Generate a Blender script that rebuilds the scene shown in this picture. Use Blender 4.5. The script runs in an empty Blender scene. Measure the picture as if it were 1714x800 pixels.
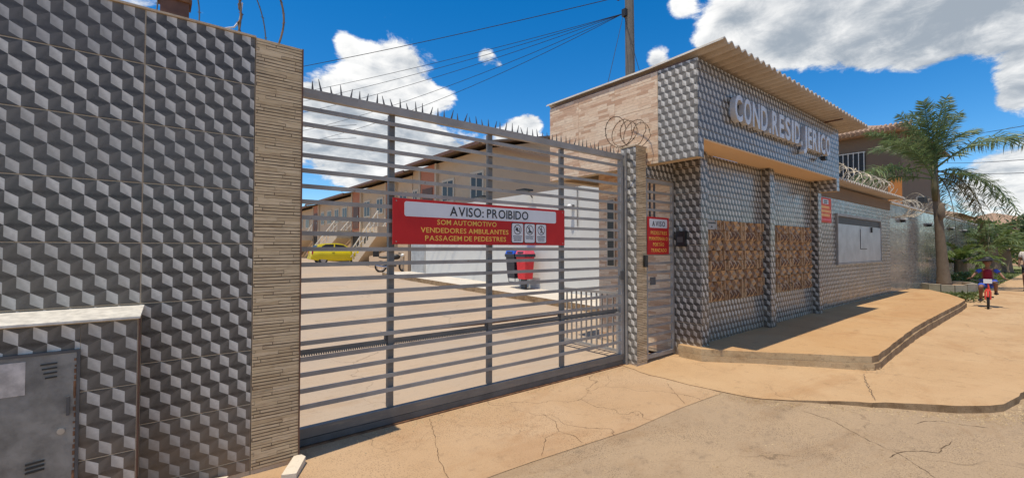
import bpy, bmesh, math, random
from mathutils import Vector, Matrix
R = math.radians
scene = bpy.context.scene
col = scene.collection
random.seed(7)

# ------------------------------------------------------------------ camera
F_PX, W_PX = 746.0, 1714.0
YAW = math.atan2(933, 746)
PITCH = math.atan2(17, 746)
cam_data = bpy.data.cameras.new('camera')
cam_data.sensor_width = 36.0
cam_data.lens = F_PX / W_PX * 36.0
cam_data.clip_start = 0.05
cam_data.clip_end = 3000
cam = bpy.data.objects.new('camera', cam_data)
col.objects.link(cam)
cam.location = (0, 0, 1.6)
cam.rotation_euler = (R(90) + PITCH, 0, YAW - R(90))
scene.camera = cam

# ------------------------------------------------------------------ exposure
vs = scene.view_settings
vs.view_transform = 'Standard'
vs.look = 'None'
vs.exposure = 0.75
vs.gamma = 1.0
vs.use_curve_mapping = False
scene.render.engine = 'CYCLES'
scene.cycles.max_bounces = 5
scene.cycles.diffuse_bounces = 4
scene.cycles.glossy_bounces = 2
scene.cycles.transmission_bounces = 2

# sun: nearly overhead, leaning towards -X (along the walls)
TO_SUN = Vector((-0.275, -0.030, 1.0)).normalized()
SUN_ELEV = math.asin(TO_SUN.z)
SUN_AZ = math.atan2(TO_SUN.x, TO_SUN.y)      # clockwise from +Y
sun_data = bpy.data.lights.new('sun', 'SUN')
sun_data.energy = 2.7
sun_data.angle = R(0.5)
sun_data.color = (1.0, 0.90, 0.73)
sun = bpy.data.objects.new('sun', sun_data)
col.objects.link(sun)
sun.rotation_euler = TO_SUN.to_track_quat('Z', 'Y').to_euler()


# ------------------------------------------------------------------ node maths
class N:
    """a scalar socket with arithmetic"""
    def __init__(s, nt, sock):
        s.nt, s.s = nt, sock
    def op(s, name, *others):
        n = s.nt.nodes.new('ShaderNodeMath')
        n.operation = name
        s.nt.links.new(s.s, n.inputs[0])
        for i, o in enumerate(others):
            if isinstance(o, N):
                s.nt.links.new(o.s, n.inputs[i + 1])
            else:
                n.inputs[i + 1].default_value = o
        return N(s.nt, n.outputs[0])
    def __add__(s, o): return s.op('ADD', o)
    def __radd__(s, o): return s.op('ADD', o)
    def __sub__(s, o): return s.op('SUBTRACT', o)
    def __rsub__(s, o): return s.op('MULTIPLY', -1.0).op('ADD', o)
    def __mul__(s, o): return s.op('MULTIPLY', o)
    def __rmul__(s, o): return s.op('MULTIPLY', o)
    def __truediv__(s, o): return s.op('DIVIDE', o)
    def lt(s, o): return s.op('LESS_THAN', o)
    def gt(s, o): return s.op('GREATER_THAN', o)
    def floor(s): return s.op('FLOOR')
    def frac(s): return s.op('FRACT')
    def abs(s): return s.op('ABSOLUTE')
    def min(s, o): return s.op('MINIMUM', o)
    def max(s, o): return s.op('MAXIMUM', o)
    def mod(s, o): return s.op('FLOORED_MODULO', o)
    def clamp(s):
        r = s.op('ADD', 0.0)
        r.s.node.use_clamp = True
        return r
    def step(s, a, b):
        n = s.nt.nodes.new('ShaderNodeMapRange')
        n.interpolation_type = 'SMOOTHSTEP'
        s.nt.links.new(s.s, n.inputs['Value'])
        n.inputs['From Min'].default_value = a
        n.inputs['From Max'].default_value = b
        return N(s.nt, n.outputs['Result'])


def mixc(nt, fac, a, b):
    n = nt.nodes.new('ShaderNodeMix')
    n.data_type = 'RGBA'
    for sock, v in ((n.inputs[0], fac), (n.inputs[6], a), (n.inputs[7], b)):
        if isinstance(v, N):
            nt.links.new(v.s, sock)
        elif hasattr(v, 'is_linked'):
            nt.links.new(v, sock)
        elif isinstance(v, (int, float)):
            sock.default_value = v
        else:
            sock.default_value = (*v, 1)
    return n.outputs[2]


def noise(nt, vec, scale, detail=4, rough=0.55, dist=0.0):
    n = nt.nodes.new('ShaderNodeTexNoise')
    n.inputs['Scale'].default_value = scale
    n.inputs['Detail'].default_value = detail
    n.inputs['Roughness'].default_value = rough
    n.inputs['Distortion'].default_value = dist
    if vec is not None:
        nt.links.new(vec, n.inputs['Vector'])
    return N(nt, n.outputs['Fac'])


def wnoise(nt, *comps):
    cb = combine(nt, *comps)
    n = nt.nodes.new('ShaderNodeTexWhiteNoise')
    n.noise_dimensions = '3D'
    nt.links.new(cb, n.inputs['Vector'])
    return N(nt, n.outputs['Value'])


def combine(nt, x=0.0, y=0.0, z=0.0):
    n = nt.nodes.new('ShaderNodeCombineXYZ')
    for i, v in enumerate((x, y, z)):
        if isinstance(v, N):
            nt.links.new(v.s, n.inputs[i])
        else:
            n.inputs[i].default_value = v
    return n.outputs[0]


def separate(nt, vec):
    n = nt.nodes.new('ShaderNodeSeparateXYZ')
    nt.links.new(vec, n.inputs[0])
    return [N(nt, o) for o in n.outputs]


def position(nt):
    return nt.nodes.new('ShaderNodeNewGeometry').outputs['Position']


def objcoord(nt):
    return nt.nodes.new('ShaderNodeTexCoord').outputs['Object']


def uvcoord(nt):
    return nt.nodes.new('ShaderNodeTexCoord').outputs['UV']


def objrand(nt):
    return N(nt, nt.nodes.new('ShaderNodeObjectInfo').outputs['Random'])


def scalevec(nt, vec, s):
    n = nt.nodes.new('ShaderNodeVectorMath')
    n.operation = 'MULTIPLY'
    nt.links.new(vec, n.inputs[0])
    n.inputs[1].default_value = s
    return n.outputs[0]


def newmat(name):
    m = bpy.data.materials.new(name)
    m.use_nodes = True
    nt = m.node_tree
    b = nt.nodes['Principled BSDF']
    return m, nt, b


def setc(nt, b, v):
    if isinstance(v, tuple):
        b.inputs['Base Color'].default_value = (*v, 1)
    else:
        nt.links.new(v, b.inputs['Base Color'])


def bump(nt, b, h, strength=0.3, dist=0.01):
    n = nt.nodes.new('ShaderNodeBump')
    n.inputs['Strength'].default_value = strength
    n.inputs['Distance'].default_value = dist
    nt.links.new(h.s, n.inputs['Height'])
    nt.links.new(n.outputs[0], b.inputs['Normal'])


# ------------------------------------------------------------------ world: sky with clouds
def raydir(u, v):
    fw0 = Vector((math.cos(YAW), math.sin(YAW), 0))
    r = Vector((math.sin(YAW), -math.cos(YAW), 0))
    fw = fw0 * math.cos(PITCH) + Vector((0, 0, math.sin(PITCH)))
    up = r.cross(fw)
    return (fw + r * (u - 857) / F_PX - up * (v - 400) / F_PX).normalized()


world = bpy.data.worlds.new('World')
scene.world = world
world.cycles.sampling_method = 'MANUAL'
world.cycles.sample_map_resolution = 512
world.use_nodes = True
wt = world.node_tree
for n in list(wt.nodes):
    wt.nodes.remove(n)
w_out = wt.nodes.new('ShaderNodeOutputWorld')
sky = wt.nodes.new('ShaderNodeTexSky')
sky.sky_type = 'NISHITA'
sky.sun_disc = False
sky.sun_elevation = SUN_ELEV
sky.sun_rotation = SUN_AZ
sky.altitude = 1100
sky.air_density = 1.0
sky.dust_density = 0.3
sky.ozone_density = 2.5
hsv = wt.nodes.new('ShaderNodeHueSaturation')
hsv.inputs['Saturation'].default_value = 1.43
hsv.inputs['Value'].default_value = 0.83
wt.links.new(sky.outputs[0], hsv.inputs['Color'])
bg_sky = wt.nodes.new('ShaderNodeBackground')
wt.links.new(hsv.outputs[0], bg_sky.inputs['Color'])
bg_sky.inputs['Strength'].default_value = 0.115
d_vec = wt.nodes.new('ShaderNodeTexCoord').outputs['Generated']
dx, dy, dz = separate(wt, d_vec)
# flatten the direction onto a cloud deck so clouds shrink towards the horizon
den = dz.max(0.0) + 0.32
deck = combine(wt, dx / den, dy / den, dz * 1.3)
fb = noise(wt, deck, 2.3, 4, 0.55, 0.15)
fb2 = noise(wt, deck, 10.0, 6, 0.68, 0.3)
body = fb * 0.60 + fb2 * 0.40
# the clouds seen on that day: direction, radius, weight
CLOUDS = [(575, 68, .022, .2), (600, 100, .035, .2), (665, 105, .045, .24), (540, 150, .05, .2), (610, 150, .05, .16), (690, 155, .045, .2), (745, 168, .025, .2),
          (540, 230, .09, .2), (640, 215, .07, .14), (720, 255, .06, .2), (600, 265, .07, .14), (860, 262, .05, .16), (890, 208, .035, .44), (860, 222, .025, .3), (780, 285, .06, .16),
          (815, 95, .024, .34), (838, 110, .012, .3), (993, 90, .018, .36), (1015, 118, .014, .34), (1100, 102, .028, .34), (1140, 8, .024, .36), (1180, 75, .025, .2),
          (1230, 25, .05, .26), (1300, 40, .07, .30), (1390, 45, .07, .28), (1480, 40, .07, .28), (1570, 25, .07, .28), (1680, 10, .09, .28), (1320, 85, .04, .16), (1545, 75, .03, .14),
          (900, 60, .16, -.2), (1010, 140, .16, -.2), (930, 150, .10, -.14), (1300, 165, .10, -.2), (1430, 150, .09, -.2), (1560, 180, .11, -.2), (1610, 130, .05, -.12), (460, 20, .14, -.2), (860, 180, .07, -.1), (1620, 230, .08, -.14), (800, 170, .06, -.1), (540, 320, .06, -.12),
          (1705, 140, .035, .34), (1680, 175, .02, .16), (1660, 300, .05, .16), (1705, 285, .06, .24)]
acc = None
deep = None
for (u, v, r, wgt) in CLOUDS:
    d = raydir(u, v)
    dist = wt.nodes.new('ShaderNodeVectorMath')
    dist.operation = 'DISTANCE'
    wt.links.new(d_vec, dist.inputs[0])
    dist.inputs[1].default_value = d
    q = N(wt, dist.outputs['Value']) / r
    g = (q * q * -0.9).op('POWER', 1.0) if False else (q * q * -0.9)
    g = g.op('EXPONENT') * wgt
    acc = g if acc is None else acc + g
    if v < 100 and u > 1200 and wgt > 0:
        deep = g if deep is None else deep + g
dens = body + 0.07 + acc.min(0.22)  # raised base adds clouds beyond the view to whiten the shade
# a slightly higher sample tells tops from undersides
cover = dens.step(0.57, 0.675)
thick = dens.step(0.66, 0.92)
deck_up = combine(wt, dx / den, dy / den, dz * 1.3 + 0.06)
fb_up = noise(wt, deck_up, 2.3, 3, 0.55, 0.15)
lit = (fb - fb_up + thick * -0.06 + deep * -0.19 + (fb2 - 0.5) * 0.50 + 0.055).step(-0.13, 0.17)
cloud_col = mixc(wt, lit, (0.25, 0.285, 0.325), (0.70, 0.695, 0.68))
bg_cloud = wt.nodes.new('ShaderNodeBackground')
wt.links.new(cloud_col, bg_cloud.inputs['Color'])
bg_cloud.inputs['Strength'].default_value = 0.90
mixs = wt.nodes.new('ShaderNodeMixShader')
wt.links.new((cover * 0.97).s, mixs.inputs[0])
wt.links.new(bg_sky.outputs[0], mixs.inputs[1])
wt.links.new(bg_cloud.outputs[0], mixs.inputs[2])
wt.links.new(mixs.outputs[0], w_out.inputs['Surface'])

# ------------------------------------------------------------------ materials
M = {}


def plain(name, c, rough=0.6, metal=0.0, var=0.12, scale=6.0, spec=0.5, bumps=0.0):
    m, nt, b = newmat(name)
    p = objcoord(nt)
    n = noise(nt, p, scale, 5, 0.6)
    dark = tuple(x * (1 - var) for x in c)
    lite = tuple(min(1, x * (1 + var)) for x in c)
    setc(nt, b, mixc(nt, n.step(.3, .7), dark, lite))
    b.inputs['Roughness'].default_value = rough
    b.inputs['Metallic'].default_value = metal
    b.inputs['Specular IOR Level'].default_value = spec
    if bumps:
        bump(nt, b, noise(nt, p, scale * 8, 4, .6), bumps, 0.004)
    M[name] = m
    return m


def cube_tile(key, L0, L1, R0, R1, T0, T1, dirt):
    """glossy tile printed with tumbling-block cubes; UV in metres from the tile's top left"""
    m, nt, b = newmat('cube_print_' + key)
    u, v, _ = separate(nt, uvcoord(nt))
    wv, row = 0.745 / 7, 0.095
    ri = (v / row).floor()
    y = v / row - ri                      # 0..1 down the row
    p = (u / wv + ri * 0.5).frac()
    d = p.min(1.0 - p)                    # 0..0.5
    yy = y * 1.5                          # in units of the cube side
    top_a = yy.lt(d)                      # lower half of a diamond
    top_b = yy.gt(d + 1.0)                # upper half of the next diamond
    is_top = top_a.max(top_b)
    is_left = p.lt(0.5)
    pos = position(nt)
    grain = noise(nt, pos, 55, 4, .7)
    blotch = noise(nt, pos, 3.0, 4, .6)
    # printed gradients inside each face
    ymid = yy - d
    lf = ((p * 2.0 - ymid) * 0.5 + 0.5)
    left_c = mixc(nt, lf.step(.30, .72), L0, L1)
    rf = (((p - 0.5) * 2.0 + ymid) * 0.5)
    right_c = mixc(nt, rf.step(.35, .75), R0, R1)
    tband = (yy - d * 0.0).min(1.5 - yy)  # distance to the row border: the fold of the diamond
    top_c = mixc(nt, tband.step(0.0, .33), T0, T1)
    c = mixc(nt, is_left, right_c, left_c)
    c = mixc(nt, is_top, c, top_c)
    rt_ = objrand(nt)
    c = mixc(nt, rt_.step(0, 1) * .30, c, (.17, .15, .125))
    c2 = mixc(nt, grain.step(.35, .75) * 0.22, c, (.20, .18, .155))
    c3 = mixc(nt, blotch.step(.55, .85) * 0.28, c2, (.20, .165, .125))
    px_, py_, pz_ = separate(nt, pos)
    splash = (1.0 - (pz_ + noise(nt, pos, 5.0, 4, .7) * 0.9).step(.35, 1.15)) * dirt
    c3 = mixc(nt, splash, c3, (.26, .165, .09))
    drip = noise(nt, scalevec(nt, pos, (9, 9, .8)), 1.0, 4, .65)
    c3 = mixc(nt, drip.step(.58, .78) * .35, c3, (.13, .105, .08))
    setc(nt, b, c3)
    b.inputs['Roughness'].default_value = 0.2
    rr = noise(nt, pos, 9, 4, .6).step(.3, .8) * 0.22 + 0.16
    nt.links.new(rr.s, b.inputs['Roughness'])
    b.inputs['Specular IOR Level'].default_value = 0.26
    bump(nt, b, noise(nt, pos, 2.2, 2, .5), 0.10, 0.02)
    M[key] = m


def strip_tile(name, pal, row_h, ln, joint, rough=0.7, jd=0.35, bstr=0.6, streak=0.5):
    """tile printed/pressed with thin stone strips; UV in metres"""
    m, nt, b = newmat(name)
    uv = uvcoord(nt)
    u, v, _ = separate(nt, uv)
    rnd = objrand(nt)
    wob = noise(nt, scalevec(nt, position(nt), (3, 3, 60)), 1.0, 2) * row_h * 0.5
    vv = (v + wob) / row_h
    ri = vv.floor()
    shift = wnoise(nt, ri, 3.0, rnd * 0.0)
    lrow = wnoise(nt, ri, 9.0, 1.0) * 0.8 + 0.6
    uu = u / (lrow * ln) + shift * 7.0
    ci = uu.floor()
    r1 = wnoise(nt, ri, ci, rnd * 0.01)
    r2 = wnoise(nt, ci, ri, 5.0)
    fy = vv.frac()
    fx = uu.frac()
    ey = fy.min(1.0 - fy)
    ex = fx.min(1.0 - fx)
    gap = ey.lt(joint).max(ex.lt(joint * row_h / ln * 0.7))
    gap = gap * r2.gt(0.25)
    c = mixc(nt, r1.step(0.0, .55), pal[0], pal[1])
    c = mixc(nt, r1.step(.5, 1.0), c, pal[2])
    st = noise(nt, scalevec(nt, position(nt), (14, 14, 110)), 1.0, 5, .65)
    c = mixc(nt, st.step(.42, .75) * streak, c, pal[3])
    big = noise(nt, position(nt), 2.0, 4, .6)
    c = mixc(nt, big.step(.5, .8) * 0.35, c, tuple(x * .62 for x in pal[1]))
    c = mixc(nt, gap * jd, c, tuple(x * .3 for x in pal[3]))
    setc(nt, b, c)
    b.inputs['Roughness'].default_value = rough
    hgt = r1 * 0.6 + st * 0.4 - gap * 0.8
    bump(nt, b, hgt, bstr, 0.006)
    M[name] = m


cube_tile('cube', (.50, .47, .415), (.70, .66, .59), (.155, .14, .12), (.10, .091, .08), (.052, .048, .044), (.098, .09, .08), .55)
cube_tile('cube_lit', (.56, .53, .48), (.82, .79, .73), (.27, .25, .225), (.18, .168, .15), (.09, .084, .077), (.18, .168, .15), .0)  # lit copy of cube: sunlight on the side faces put into the tones
strip_tile('stone_strip', [(.60, .45, .265), (.68, .52, .325), (.53, .385, .22), (.30, .19, .10)], 0.0235, .36, .15, .75, .9, .8, .65)
strip_tile('wood_strip', [(.54, .33, .20), (.74, .54, .365), (.80, .63, .45), (.36, .195, .11)], 0.043, .30, .05, .45, .35, .25, .6)


def concrete(name, base, stain, dark, scale=1.0, rough=0.9, speck=0.5, crack=0.0, crack_scale=0.6, joints=None, pit=0.0, stains=0.0):
    m, nt, b = newmat(name)
    pos = position(nt)
    n1 = noise(nt, pos, 0.8 * scale, 5, .66, .4)
    n2 = noise(nt, pos, 3.2 * scale, 5, .68)
    n3 = noise(nt, pos, 90, 3, .7)
    c = mixc(nt, n1.step(.35, .68), base, stain)
    c = mixc(nt, n2.step(.52, .80) * 0.55, c, dark)
    c = mixc(nt, n3.step(.52, .74) * speck, c, tuple(x * .45 for x in dark))
    c = mixc(nt, noise(nt, pos, 140, 2, .6).step(.60, .72) * speck * 0.8, c, tuple(min(1, x * 1.35) for x in base))
    hgt = n3 * 0.35 + n2 * 0.6
    if stains:
        n4 = noise(nt, scalevec(nt, pos, (.5, 1.1, 1)), 1.1, 6, .72, .6)
        c = mixc(nt, n4.step(.50, .66) * stains, c, tuple(x * y for x, y in zip(dark, (1.02, .88, .72))))
        n5 = noise(nt, pos, 7.0, 4, .7)
        c = mixc(nt, n5.step(.56, .70) * stains * .7, c, tuple(x * .62 for x in dark))
    if crack:
        warp = nt.nodes.new('ShaderNodeVectorMath')
        warp.operation = 'MULTIPLY_ADD'
        nz = nt.nodes.new('ShaderNodeTexNoise')
        nz.inputs['Scale'].default_value = 2.2
        nz.inputs['Detail'].default_value = 6
        nt.links.new(pos, nz.inputs['Vector'])
        nt.links.new(nz.outputs['Color'], warp.inputs[0])
        warp.inputs[1].default_value = (.7, .7, 0)
        nt.links.new(pos, warp.inputs[2])
        vo = nt.nodes.new('ShaderNodeTexVoronoi')
        vo.feature = 'DISTANCE_TO_EDGE'
        vo.inputs['Scale'].default_value = crack_scale
        nt.links.new(warp.outputs[0], vo.inputs['Vector'])
        cr = N(nt, vo.outputs['Distance'])
        mask = noise(nt, pos, 0.55, 3, .6).step(.42, .56)
        line = (1.0 - cr.step(0.0005, 0.0045)) * mask * crack
        c = mixc(nt, line, c, tuple(x * .25 for x in dark))
    if pit:
        vo2 = nt.nodes.new('ShaderNodeTexVoronoi')
        vo2.inputs['Scale'].default_value = 75
        nt.links.new(pos, vo2.inputs['Vector'])
        pits = 1.0 - N(nt, vo2.outputs['Distance']).step(.14, .40)
        pm = pits * noise(nt, pos, 1.3, 4, .6).step(.38, .62) * pit
        c = mixc(nt, pm, c, tuple(x * .38 for x in dark))
    setc(nt, b, c)
    b.inputs['Roughness'].default_value = rough
    b.inputs['Specular IOR Level'].default_value = 0.25
    bump(nt, b, hgt, 0.6, 0.010)
    M[name] = m


concrete('earth', (.33, .20, .115), (.40, .26, .15), (.24, .14, .08), 1.0)
concrete('driveway', (.47, .32, .19), (.43, .28, .155), (.34, .225, .135), 1.0, .92, .6, .7, .75, pit=.8, stains=.5)
concrete('asphalt', (.385, .275, .17), (.345, .25, .16), (.255, .185, .12), 1.1, .93, .7, .45, .35, pit=.9, stains=.5)
concrete('walk', (.50, .335, .185), (.46, .295, .155), (.36, .23, .125), .8, .9, .35, .4, .42, pit=.4, stains=.45)
concrete('platform', (.49, .31, .155), (.45, .265, .12), (.36, .215, .11), .9, .88, .3, .3, .35, pit=.3, stains=.45)
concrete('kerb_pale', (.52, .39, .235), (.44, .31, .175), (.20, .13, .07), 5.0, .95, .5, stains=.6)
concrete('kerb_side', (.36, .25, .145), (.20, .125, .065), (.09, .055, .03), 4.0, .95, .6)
concrete('inner_road', (.40, .315, .235), (.44, .33, .23), (.33, .25, .175), .7, .92, .3, .4, .35, stains=.35)
concrete('white_walk', (.60, .55, .47), (.55, .48, .39), (.44, .37, .29), 1.2, .9, .25)
concrete('render_grey', (.62, .615, .58), (.58, .575, .54), (.52, .51, .48), 1.0, .8, .1)
concrete('render_tan', (.60, .44, .29), (.57, .41, .27), (.50, .36, .235), 1.0, .9, .1)
concrete('render_cream', (.58, .47, .34), (.55, .44, .32), (.48, .38, .27), 1.0, .9, .1)
concrete('render_terracotta', (.50, .21, .125), (.47, .19, .115), (.40, .165, .10), 1.0, .9, .1)
concrete('render_orange', (.50, .20, .06), (.46, .18, .055), (.38, .15, .05), 1.0, .9, .1)
concrete('render_brown', (.215, .15, .10), (.20, .14, .095), (.16, .11, .075), 1.0, .9, .1)
concrete('mortar', (.56, .45, .32), (.50, .39, .27), (.24, .18, .13), 4.0, .95, .3)
concrete('fibre_cement', (.47, .41, .345), (.40, .33, .26), (.30, .24, .18), 2.0, .9, .2)
concrete('soffit_paint', (.80, .575, .37), (.78, .555, .355), (.73, .51, .325), .8, .9, .05)
concrete('planter_stone', (.36, .31, .24), (.30, .25, .185), (.2, .165, .12), 4.0, .95, .4)
concrete('bark', (.20, .155, .11), (.16, .12, .085), (.09, .068, .048), 8.0, .95, .5)
concrete('white_chip', (.66, .58, .46), (.6, .5, .38), (.45, .36, .26), 6.0, .95, .3)
concrete('lawn_base', (.20, .22, .09), (.25, .25, .11), (.28, .22, .11), 3.0, .95, .4)
concrete('pole_wood', (.185, .17, .15), (.15, .135, .12), (.085, .075, .065), 5.0, .9, .4)
plain('gate_dark', (.085, .082, .08), .6, 0, .2, 5)
plain('rust', (.17, .085, .045), .85, 0, .4, 18, .3)
plain('wire_rust', (.16, .105, .065), .7, .3, .4, 25, .4)
plain('wire_pale', (.46, .40, .31), .55, .3, .3, 20)
plain('black', (.018, .018, .018), .5, 0, .2, 8)
plain('dark_glass', (.02, .018, .016), .3, 0, .1, 4)
plain('sign_red', (.50, .022, .022), .5, 0, .07, 3, .2)
plain('sign_red_orange', (.60, .055, .02), .5, 0, .07, 3, .2)
plain('sign_white', (.62, .62, .64), .35, 0, .04, 3)
plain('sign_yellow', (.80, .47, .07), .4, 0, .05, 8)
plain('sign_orange', (.85, .40, .06), .4, 0, .05, 8)
plain('letter_metal', (.60, .605, .62), .45, .15, .12, 5)
plain('letter_side', (.40, .385, .37), .55, .1, .2, 6)
plain('cabinet_paint', (.20, .19, .172), .42, 0, .36, 7, bumps=.3)
plain('sticker', (.50, .45, .41), .8, 0, .30, 14)
plain('ledge_tile', (.62, .585, .52), .35, 0, .18, 22)
plain('steel_shutter', (.40, .41, .42), .38, .35, .14, 3)
plain('bin_blue', (.02, .10, .55), .4, 0, .1, 5)
plain('bin_red', (.62, .02, .03), .4, 0, .1, 5)
plain('bin_pink', (.78, .10, .16), .45, 0, .1, 5)
plain('bin_dark', (.022, .026, .04), .35, 0, .2, 5)
plain('car_yellow', (.66, .54, .012), .22, 0, .03, 2)
plain('car_white', (.72, .72, .70), .22, 0, .03, 2)
plain('rubber', (.02, .02, .02), .8, 0, .2, 8)
plain('rim_metal', (.42, .42, .43), .35, .8, .1, 8)
plain('chrome', (.6, .6, .6), .2, 1, .05, 8)
plain('lamp_red', (.45, .02, .02), .25, 0, .1, 8)
plain('lamp_clear', (.75, .75, .72), .15, 0, .05, 8)
plain('rail_white', (.70, .66, .58), .6, 0, .08, 5)
plain('window_frame', (.60, .50, .37), .7, 0, .06, 5)
plain('brown_wood', (.13, .06, .035), .6, 0, .25, 12)
plain('skin', (.23, .115, .07), .55, 0, .08, 20, .35)
plain('hair', (.012, .010, .009), .6, 0, .2, 30)
plain('shirt_maroon', (.26, .012, .03), .85, 0, .15, 25)
plain('cloth_blue', (.06, .12, .55), .85, 0, .15, 25)
plain('shirt_white', (.66, .62, .57), .9, 0, .1, 25)
plain('cloth_dark', (.02, .02, .024), .9, 0, .2, 25)
plain('bike_red', (.55, .05, .03), .3, 0, .05, 10)
plain('plastic_white', (.72, .72, .70), .35, 0, .05, 10)
plain('cable', (.02, .02, .022), .6, 0, .2, 8)
plain('roof_clay', (.33, .22, .15), .85, 0, .35, 9, .3, .3)
plain('coping_white', (.66, .63, .56), .75, 0, .15, 6)


def steel(name, c):
    m, nt, b = newmat(name)
    pos = position(nt)
    n1 = noise(nt, pos, 3.0, 5, .65)
    n2 = noise(nt, pos, 22, 4, .7)
    n3 = noise(nt, scalevec(nt, pos, (3, 3, 30)), 1.5, 4, .7)
    cc = mixc(nt, n1.step(.3, .7), tuple(x * .82 for x in c), tuple(x * 1.2 for x in c))
    cc = mixc(nt, n3.step(.5, .75) * .45, cc, (.34, .25, .165))
    rust_f = n2.step(.63, .72) * n1.step(.42, .6)
    cc = mixc(nt, rust_f * .8, cc, (.16, .075, .035))
    setc(nt, b, cc)
    b.inputs['Roughness'].default_value = .5
    bump(nt, b, n2, .15, .002)
    M[name] = m


steel('gate_grey', (.29, .27, .245))
steel('gate_mid', (.15, .138, .124))


def polished_wall():
    m, nt, b = newmat('polished_tile')
    u, v, _ = separate(nt, uvcoord(nt))
    pos = position(nt)
    n = noise(nt, scalevec(nt, pos, (1, 1, 6)), 2.0, 6, .65, .6)
    fine = noise(nt, pos, 30, 4, .6)
    c = mixc(nt, n.step(.3, .7), (.20, .185, .165), (.33, .31, .285))
    c = mixc(nt, fine.step(.45, .75) * .4, c, (.15, .135, .115))
    setc(nt, b, c)
    rr = noise(nt, pos, 4, 4, .6).step(.3, .8) * 0.16 + 0.10
    nt.links.new(rr.s, b.inputs['Roughness'])
    bump(nt, b, noise(nt, scalevec(nt, pos, (1, 1, 3)), 3.2, 2, .5), 0.16, 0.03)
    M['polished'] = m


def relief_brown(name, c1, c2):
    m, nt, b = newmat(name)
    pos = position(nt)
    rnd = objrand(nt)
    n = noise(nt, scalevec(nt, pos, (40, 40, 40)), 1.0, 5, .65)
    c = mixc(nt, rnd.step(0, 1), c1, c2)
    c = mixc(nt, n.step(.45, .7) * .4, c, (.17, .09, .045))
    setc(nt, b, c)
    b.inputs['Roughness'].default_value = .55
    bump(nt, b, n, .3, .003)
    M[name] = m


def leaf_mat(name, a, bcol, tip):
    m, nt, b = newmat(name)
    pos = position(nt)
    n = noise(nt, pos, 2.5, 4, .6)
    n2 = noise(nt, pos, 12, 3, .6)
    c = mixc(nt, n.step(.3, .7), a, bcol)
    c = mixc(nt, n2.step(.6, .85) * .6, c, tip)
    setc(nt, b, c)
    b.inputs['Roughness'].default_value = .42
    b.inputs['Specular IOR Level'].default_value = .45
    tr = nt.nodes.new('ShaderNodeBsdfTranslucent')
    nt.links.new(c, tr.inputs['Color'])
    ms = nt.nodes.new('ShaderNodeMixShader')
    ms.inputs[0].default_value = .38
    out = [x for x in nt.nodes if x.type == 'OUTPUT_MATERIAL'][0]
    nt.links.new(b.outputs[0], ms.inputs[1])
    nt.links.new(tr.outputs[0], ms.inputs[2])
    nt.links.new(ms.outputs[0], out.inputs['Surface'])
    M[name] = m


polished_wall()
relief_brown('relief', (.36, .20, .095), (.56, .35, .18))
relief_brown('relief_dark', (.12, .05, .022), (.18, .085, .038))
leaf_mat('palm_leaf', (.11, .17, .06), (.21, .27, .12), (.38, .40, .25))
leaf_mat('palm_leaf_dry', (.12, .115, .05), (.20, .165, .085), (.27, .21, .12))
leaf_mat('palm_leaf_light', (.10, .16, .035), (.17, .22, .06), (.24, .24, .09))
leaf_mat('tree_leaf', (.03, .06, .018), (.06, .10, .03), (.10, .13, .04))
leaf_mat('grass_blade', (.10, .14, .04), (.16, .19, .06), (.24, .22, .10))


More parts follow.
